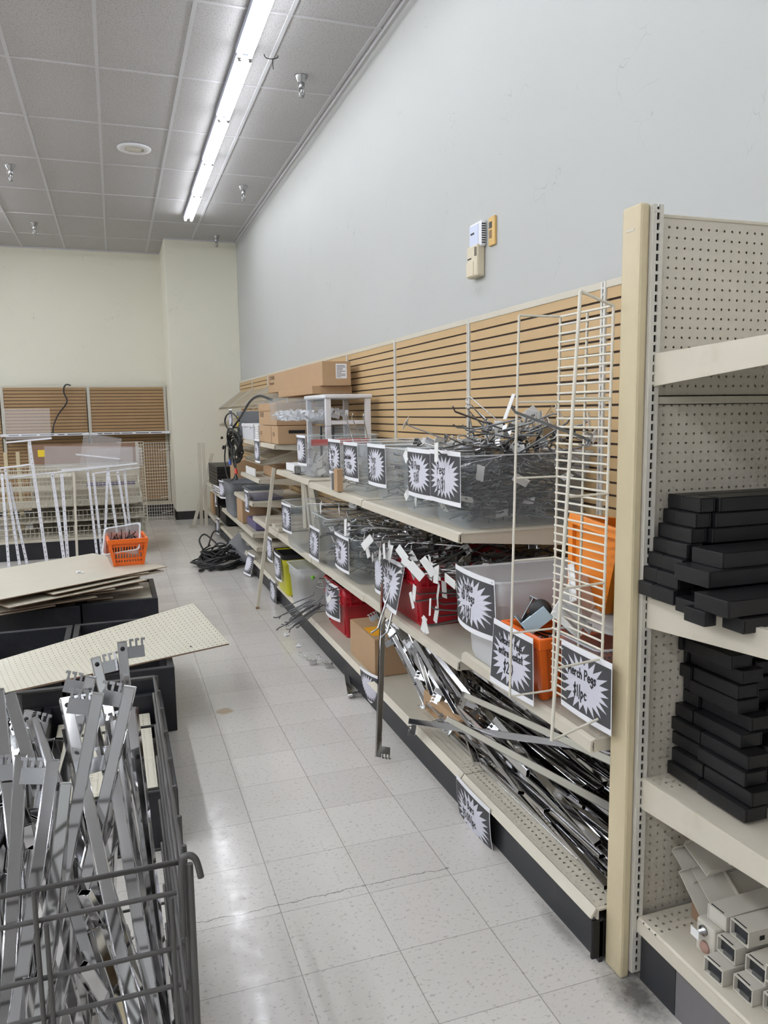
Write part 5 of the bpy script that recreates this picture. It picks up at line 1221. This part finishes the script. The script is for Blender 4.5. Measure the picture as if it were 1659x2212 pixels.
# grey boxes, cords
f = thing('electrical_box', 'grey metal box with a yellow label among the black cords', 'electrical box', (1.4, 8.3, 1.376)); G().box((1.262, 8.33, 1.40), (1.52, 8.60, 1.66)).build('case', 'greybin', f, bevel=.006); G().box((1.259, 8.47, 1.50), (1.2615, 8.575, 1.61)).build('yellow_label', 'yellow', f); G().box((1.30, 8.3, 1.376), (1.5, 8.6, 1.40)).build('foot', 'greybin', f)
f = thing('case_box', 'pale grey lidded case beside the cardboard boxes', 'case', (1.4, 7.8, 1.376)); G().box((1.255, 7.52, 1.376), (1.56, 8.18, 1.50)).build('body', 'enamel', f, bevel=.004); G().box((1.250, 7.50, 1.503), (1.57, 8.20, 1.535)).build('lid', 'white_metal', f, bevel=.004)
for y in (7.66, 8.05): G().box((1.246, y, 1.48), (1.252, y+.04, 1.54)).build('latch', 'white_metal', f, bevel=.001)
for i in range(7):
    o = G().box((1.262, 7.27, 1.377+.022*i), (1.40, 7.46+rnd.uniform(-.02, .02), 1.396+.022*i)); tag(o.build('white_board', 'tag', bevel=.002), 'thin white board in the small stack beside the cardboard boxes', 'board', 'thin white boards stacked on the highest shelf')
def cable(pts, r, label, plugs=(), k=6, mt='rubber', nm='power_cord'):
    f = thing(nm, label, 'cord', V(pts[0])); G().tube(smoothpath(pts, k), r, 6).build('cable', mt, f)
    for p_, d_, m_ in plugs:
        p_, d_ = V(p_), V(d_).normalized(); G().tube([p_, p_+d_*.03, p_+d_*.06], [.010, .017, .015], 8).build('plug', m_, f)
    return f
R3 = random.Random(12)
def loops(c_, rx, ry, rz, n, tilt=0., start=0.):
    out = []
    for i in range(n):
        a = start+i*2*math.pi/7.3
        out.append(V(c_)+V((rx*math.cos(a)*R3.uniform(.7, 1.1), ry*math.sin(a)*R3.uniform(.7, 1.1), rz*R3.uniform(0, 1)+tilt*math.cos(a))))
    return out
cable([(1.28, 6.66, 1.748), (1.24, 7.0, 1.79), (1.22, 7.4, 1.75), (1.22, 7.9, 1.63), (1.23, 8.3, 1.56), (1.22, 8.6, 1.49)], .012, 'thick black cord arching over the cardboard boxes')
cable([(1.23, 8.2, 1.56), (1.22, 8.6, 1.64), (1.21, 9.0, 1.62), (1.2, 9.1, 1.54), (1.21, 8.9, 1.46), (1.23, 8.5, 1.44)], .009, 'black cord looping in front of the grey metal box')
for i, lab in enumerate(('upper', 'middle', 'lower', 'innermost')):
    c_ = (1.20+.02*i, 8.62+.12*(i-1), 1.33-.05*i+.02)
    cable([V(c_)+V((R3.uniform(-.02, .05), .38*math.cos(a*.86), .13*math.sin(a*.86)*R3.uniform(.6, 1.2))) for a in range(0, 26)], .009, 'black cord coiled in a hanging bundle at the shelf end, %s coil' % lab,
          [((1.2, 9.4-.1*i, 1.36-.1*i), (0, 1, -.2-.4*i), 'rubber')] if i < 2 else ())
cable([(1.20, 8.5, 1.28), (1.19, 8.3, 1.10), (1.18, 8.35, .97), (1.18, 8.7, .905), (1.18, 8.98, .95), (1.18, 9.1, 1.12), (1.19, 9.05, 1.28)], .008, 'black cord hanging in the longest loop below the bundle')
cable([(1.19, 8.55, 1.30), (1.185, 8.45, 1.12), (1.185, 8.28, 1.05)], .009, 'hanging black cord with a red plug end', [((1.185, 8.28, 1.06), (0, -.5, -1), 'redtip'), ((1.18, 8.25, 1.0), (0, -.4, -1), 'rubber')])
cable([(1.20, 8.85, 1.30), (1.19, 8.8, 1.18), (1.19, 8.74, 1.12)], .008, 'hanging black cord with a blue plug end', [((1.19, 8.74, 1.13), (0, -.2, -1), 'blue')])
# cord pile on the floor
for i, lab in enumerate(('bottom', 'middle', 'top')):
    pts = loops((1.0, 8.42, .012+.045*i), (.27-.04*i), (.26-.03*i), .06+.03*i, 60-6*i, .02*i, i)
    for p_ in pts: p_.z = max(p_.z, .011)
    cable(pts, .0085, 'black extension cord tangled in the floor pile, %s layer' % lab, [(pts[-1], (-.6, -.6, -.1), 'rubber'), ((.80+.1*i, 8.15, .02), (-1, -.3, .05), 'rubber')])
cable([(.85, 8.5, .14), (.80, 8.55, .27), (.86, 8.6, .33), (.95, 8.55, .26), (1.05, 8.5, .16), (1.12, 8.7, .26), (1.0, 8.85, .32), (.9, 8.6, .2)], .0095, 'black cord rising in loose loops above the floor pile')
cable([(.82, 8.35, .02), (.72, 8.42, .05), (.70, 8.55, .04), (.78, 8.62, .03), (.95, 8.5, .05)], .0095, 'black cord end lying at the left of the floor pile', [((.82, 8.35, .02), (.3, -1, .05), 'rubber')])
f = thing('junction_box', 'grey metal box lying tilted on the floor cord pile', 'electrical box', (0, 0, 0)); G().box((-.10, -.13, 0), (.10, .13, .13)).build('case', 'midgrey', f, bevel=.005); G().box((-.105, -.135, .13), (.105, .135, .14)).build('cover', 'midgrey', f, bevel=.002); place(f, rot((1.19, 8.42, .13), .75, -.35, .9))
# slanted wire racks near the far corner
def rack(y0, y1, xa, za, xb, zb_, label, dn=.09):
    f = thing('wire_rack', label, 'wire rack', ((xa+xb)/2, (y0+y1)/2, min(za, zb_)), 'slanted cream wire racks'); g = G(); n = int((y1-y0)/.085)
    for i in range(n+1): y = y0+(y1-y0)*i/n; g.tube([(xa, y, za+.03), (xa, y, za), (xb, y, zb_)], .0036, 5)
    for k in range(6): t_ = k/5; g.tube([(xa+(xb-xa)*t_, y0, za+(zb_-za)*t_), (xa+(xb-xa)*t_, y1, za+(zb_-za)*t_)], .0038, 5)
    g.build('rack_wires', 'tanwire', f)
    for y in (y0-.002, y1): G().prism([(xb, zb_+.02), (xb, zb_-.12), (xa, za-.01), (xa, za+.03)], 1, y, y+.003).build('end_plate', 'greige', f)
    return f
rack(7.15, 8.0, 1.25, 1.165, 1.80, 1.33, 'slanted cream wire rack below the cardboard boxes')
rack(8.45, 9.6, 1.46, 1.70, 1.84, 1.93, 'slanted cream wire rack behind the grey metal box')
rack(9.75, 10.9, 1.48, 1.70, 1.84, 1.96, 'slanted cream wire rack second from the far corner')
rack(11.05, 12.0, 1.50, 1.70, 1.84, 1.96, 'slanted cream wire rack nearest the far corner')
rack(11.0, 12.0, 1.50, 1.46, 1.80, 1.58, 'lower slanted cream wire rack nearest the far corner')
rack(9.7, 10.9, 1.48, 1.44, 1.80, 1.56, 'lower slanted cream wire rack second from the far corner')
rack(8.3, 9.4, 1.40, 1.20, 1.80, 1.30, 'low slanted cream wire rack behind the hanging cords')
# black boards, bins, boxes
for i in range(6):
    o = G().box((1.26, 10.55+rnd.uniform(-.02, .02), .655+.047*i), (1.80, 11.55, .698+.047*i)).build('black_board', 'black', bevel=.003); tag(o, 'thick black board in the stack behind the white clips', 'board', 'black boards stacked on the far shelf')
carton((1.40, 9.7, .60), (1.82, 10.3, 1.06), 'tall brown carton behind the hanging cords')
carton((1.40, 7.25, 1.022), (1.78, 7.85, 1.12), 'brown cardboard box under the slanted wire rack'); tag(G().box((1.262, 7.55, 1.022), (1.275, 8.1, 1.10)).build('white_tray', 'tag', bevel=.004), 'white strip standing in front of the brown box under the wire rack', 'strip')
f = tote(1.20, 1.72, 8.95, 9.62, .444, .40, 'large grey plastic tote on the long shelf', 'greybin', 'greybin', .045, r=.05)
f = tote(1.262, 1.60, 7.78, 8.40, .760, .10, 'shallow clear tray with a violet base on the shelf before the grey tote', 'clear', 'rim', .02, r=.03, step=False)
G().box((1.29, 7.81, .765), (1.58, 8.37, .785)).build('violet_base', 'purple', f)
o = G().box((1.30, 7.85, .446), (1.62, 8.40, .535)).build('violet_sheets', 'purple', bevel=.01); tag(o, 'violet plastic bundle on the long shelf', 'bundle')
c_ = carton((1.262, 8.45, .446), (1.58, 8.85, .70), 'open brown carton beside the grey tote', flap=False); o = G().box((-.10, -.01, 0), (.12, .19, .003)).build('flap', 'card', c_); o.location = V((1.25, 8.40, .52))-base(c_)+base(c_)*0; o.rotation_euler = (0, -.5, .2)
carton((1.30, 10.15, .195), (1.75, 10.75, .40), 'black box low in the far shelving', mt='black', flap=False)
o = carton((1.27, 11.3, .20), (1.42, 11.62, .50), 'folded brown cardboard standing on the corner base shelf', flap=False)
carton((1.30, 10.90, .20), (1.78, 11.28, .55), 'black bag-like box beside the folded cardboard', mt='black', flap=False)
for i in range(4):
    f = G()
    for k in range(3): f.tube([(1.262+.02*k, 10.12+.12*i, .60+.028*k), (1.20, 10.16+.12*i, .64+.028*k), (1.20, 10.22+.12*i, .61+.028*k), (1.27, 10.24+.12*i, .60+.028*k)], .006, 5)
    tag(f.build('white_clip', 'white_metal'), 'white wire clip in the small heap on the far shelf', 'clip', 'white wire clips on the far shelf')
for i in range(8):
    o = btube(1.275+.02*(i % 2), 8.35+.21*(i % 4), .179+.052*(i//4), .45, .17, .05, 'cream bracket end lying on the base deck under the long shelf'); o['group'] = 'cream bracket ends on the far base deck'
for i, (y, z) in enumerate(((6.45, .69), (6.6, .70), (6.9, .70))):
    o = G().box((1.262, y, .632), (1.80, y+.14, .662+.012*i)); tag(o.build('shelf_part', 'almond', bevel=.003), 'cream shelf part stacked on the middle shelf left of the leaning strip, %s' % ('nearest', 'middle', 'farthest')[i], 'shelf part')
for i, (y, a) in enumerate(((6.02, .35), (5.86, .42), (6.2, .28), (5.72, .5))):
    o = G().box((-.02, -.03, 0), (.02, .03, .50)).build('shelf_bracket', 'almond', origin=(0, 0, 0), bevel=.003); place(o, rot((1.45, y, .69), -a, .05*i, .1*i)); tag(o, 'cream bracket arm leaning up under the upper shelf, %s' % ('nearest the strip', 'second', 'farthest', 'lowest')[i], 'bracket')
sign((1.228, 7.33, 1.40), (0.0, -1, 0), (0, 0, -1), [('Pegs', .2, .3, .5)], 'starburst sign hanging from the highest shelf beside the wire rack', w_=.27, curl=.01)
sign((1.228, 8.05, .86), (0.0, -1, 0), (0, 0, -1), [('~', .22, .26, .45), ('~', .18, .32, .68)], 'starburst sign on the shallow tray with the violet base', w_=.25, curl=.01)
sign((1.17, 9.75, .83), (.15, -1, 0), (0, 0, -1), [('~', .22, .26, .45), ('~', .18, .32, .68)], 'starburst sign folded over the large grey tote', w_=.28, curl=.03)
sign((1.225, 6.85, .56), (0, -1, 0), (0, 0, -1), [('~', .22, .26, .45), ('~', .18, .32, .68)], 'starburst sign behind the leaning strip', w_=.26, curl=.01)
sign((1.19, 6.33, .50), (0, -1, 0), (0, 0, -1), [('Pegs', .2, .3, .5)], 'starburst sign on the lime yellow tub', w_=.27, curl=.015)
sign((1.225, 6.75, .20), (0, -1, 0), (0, 0, -1), [('~', .22, .26, .45), ('~', .18, .32, .68)], 'starburst sign hanging low behind the leaning strip', w_=.26, curl=.01)
sign((1.225, 10.55, .27), (0, -1, 0), (-.05, 0, -1), [], 'starburst sign hanging from the far base shelf', w_=.26, curl=.02)
sign((1.225, 7.95, .22), (.1, -1, 0), (-.3, 0, -1), [], 'starburst sign curling off the base deck beside the floor cord pile', w_=.26, curl=.03)
sign((1.27, 11.05, .58), (.0, -1, 0), (0, 0, -1), [], 'starburst sign on the black box near the far corner', w_=.22, curl=.01)
sign((1.25, 9.15, 1.69), (.0, -1, 0), (0, 0, -1), [('~', .22, .26, .45), ('~', .18, .32, .68)], 'starburst sign on the wire rack nearest the grey metal box', w_=.26, curl=.02)
g = G().box((-.012, 0, 0), (.014, .02, .006)); 
for i, (x, y) in enumerate(((1.14, 5.22), (1.12, 5.52))): o = G().box((-.022, -.012, 0), (.018, .014, .004)).box((-.004, .014, 0), (.006, .03, .012)).build('paper_scrap', 'paper', origin=(0, 0, 0)); place(o, rot((x, y, .003), 0, .1, .6*i)); tag(o, 'white torn scrap on the floor below the spilling pegs, %s' % ('nearer' if i == 0 else 'farther'), 'scrap')
o = bar((1.19, 4.12, .02), (1.30, 4.60, .02), 'hang bar end lying on the floor under the curling sign', None, L=.50)
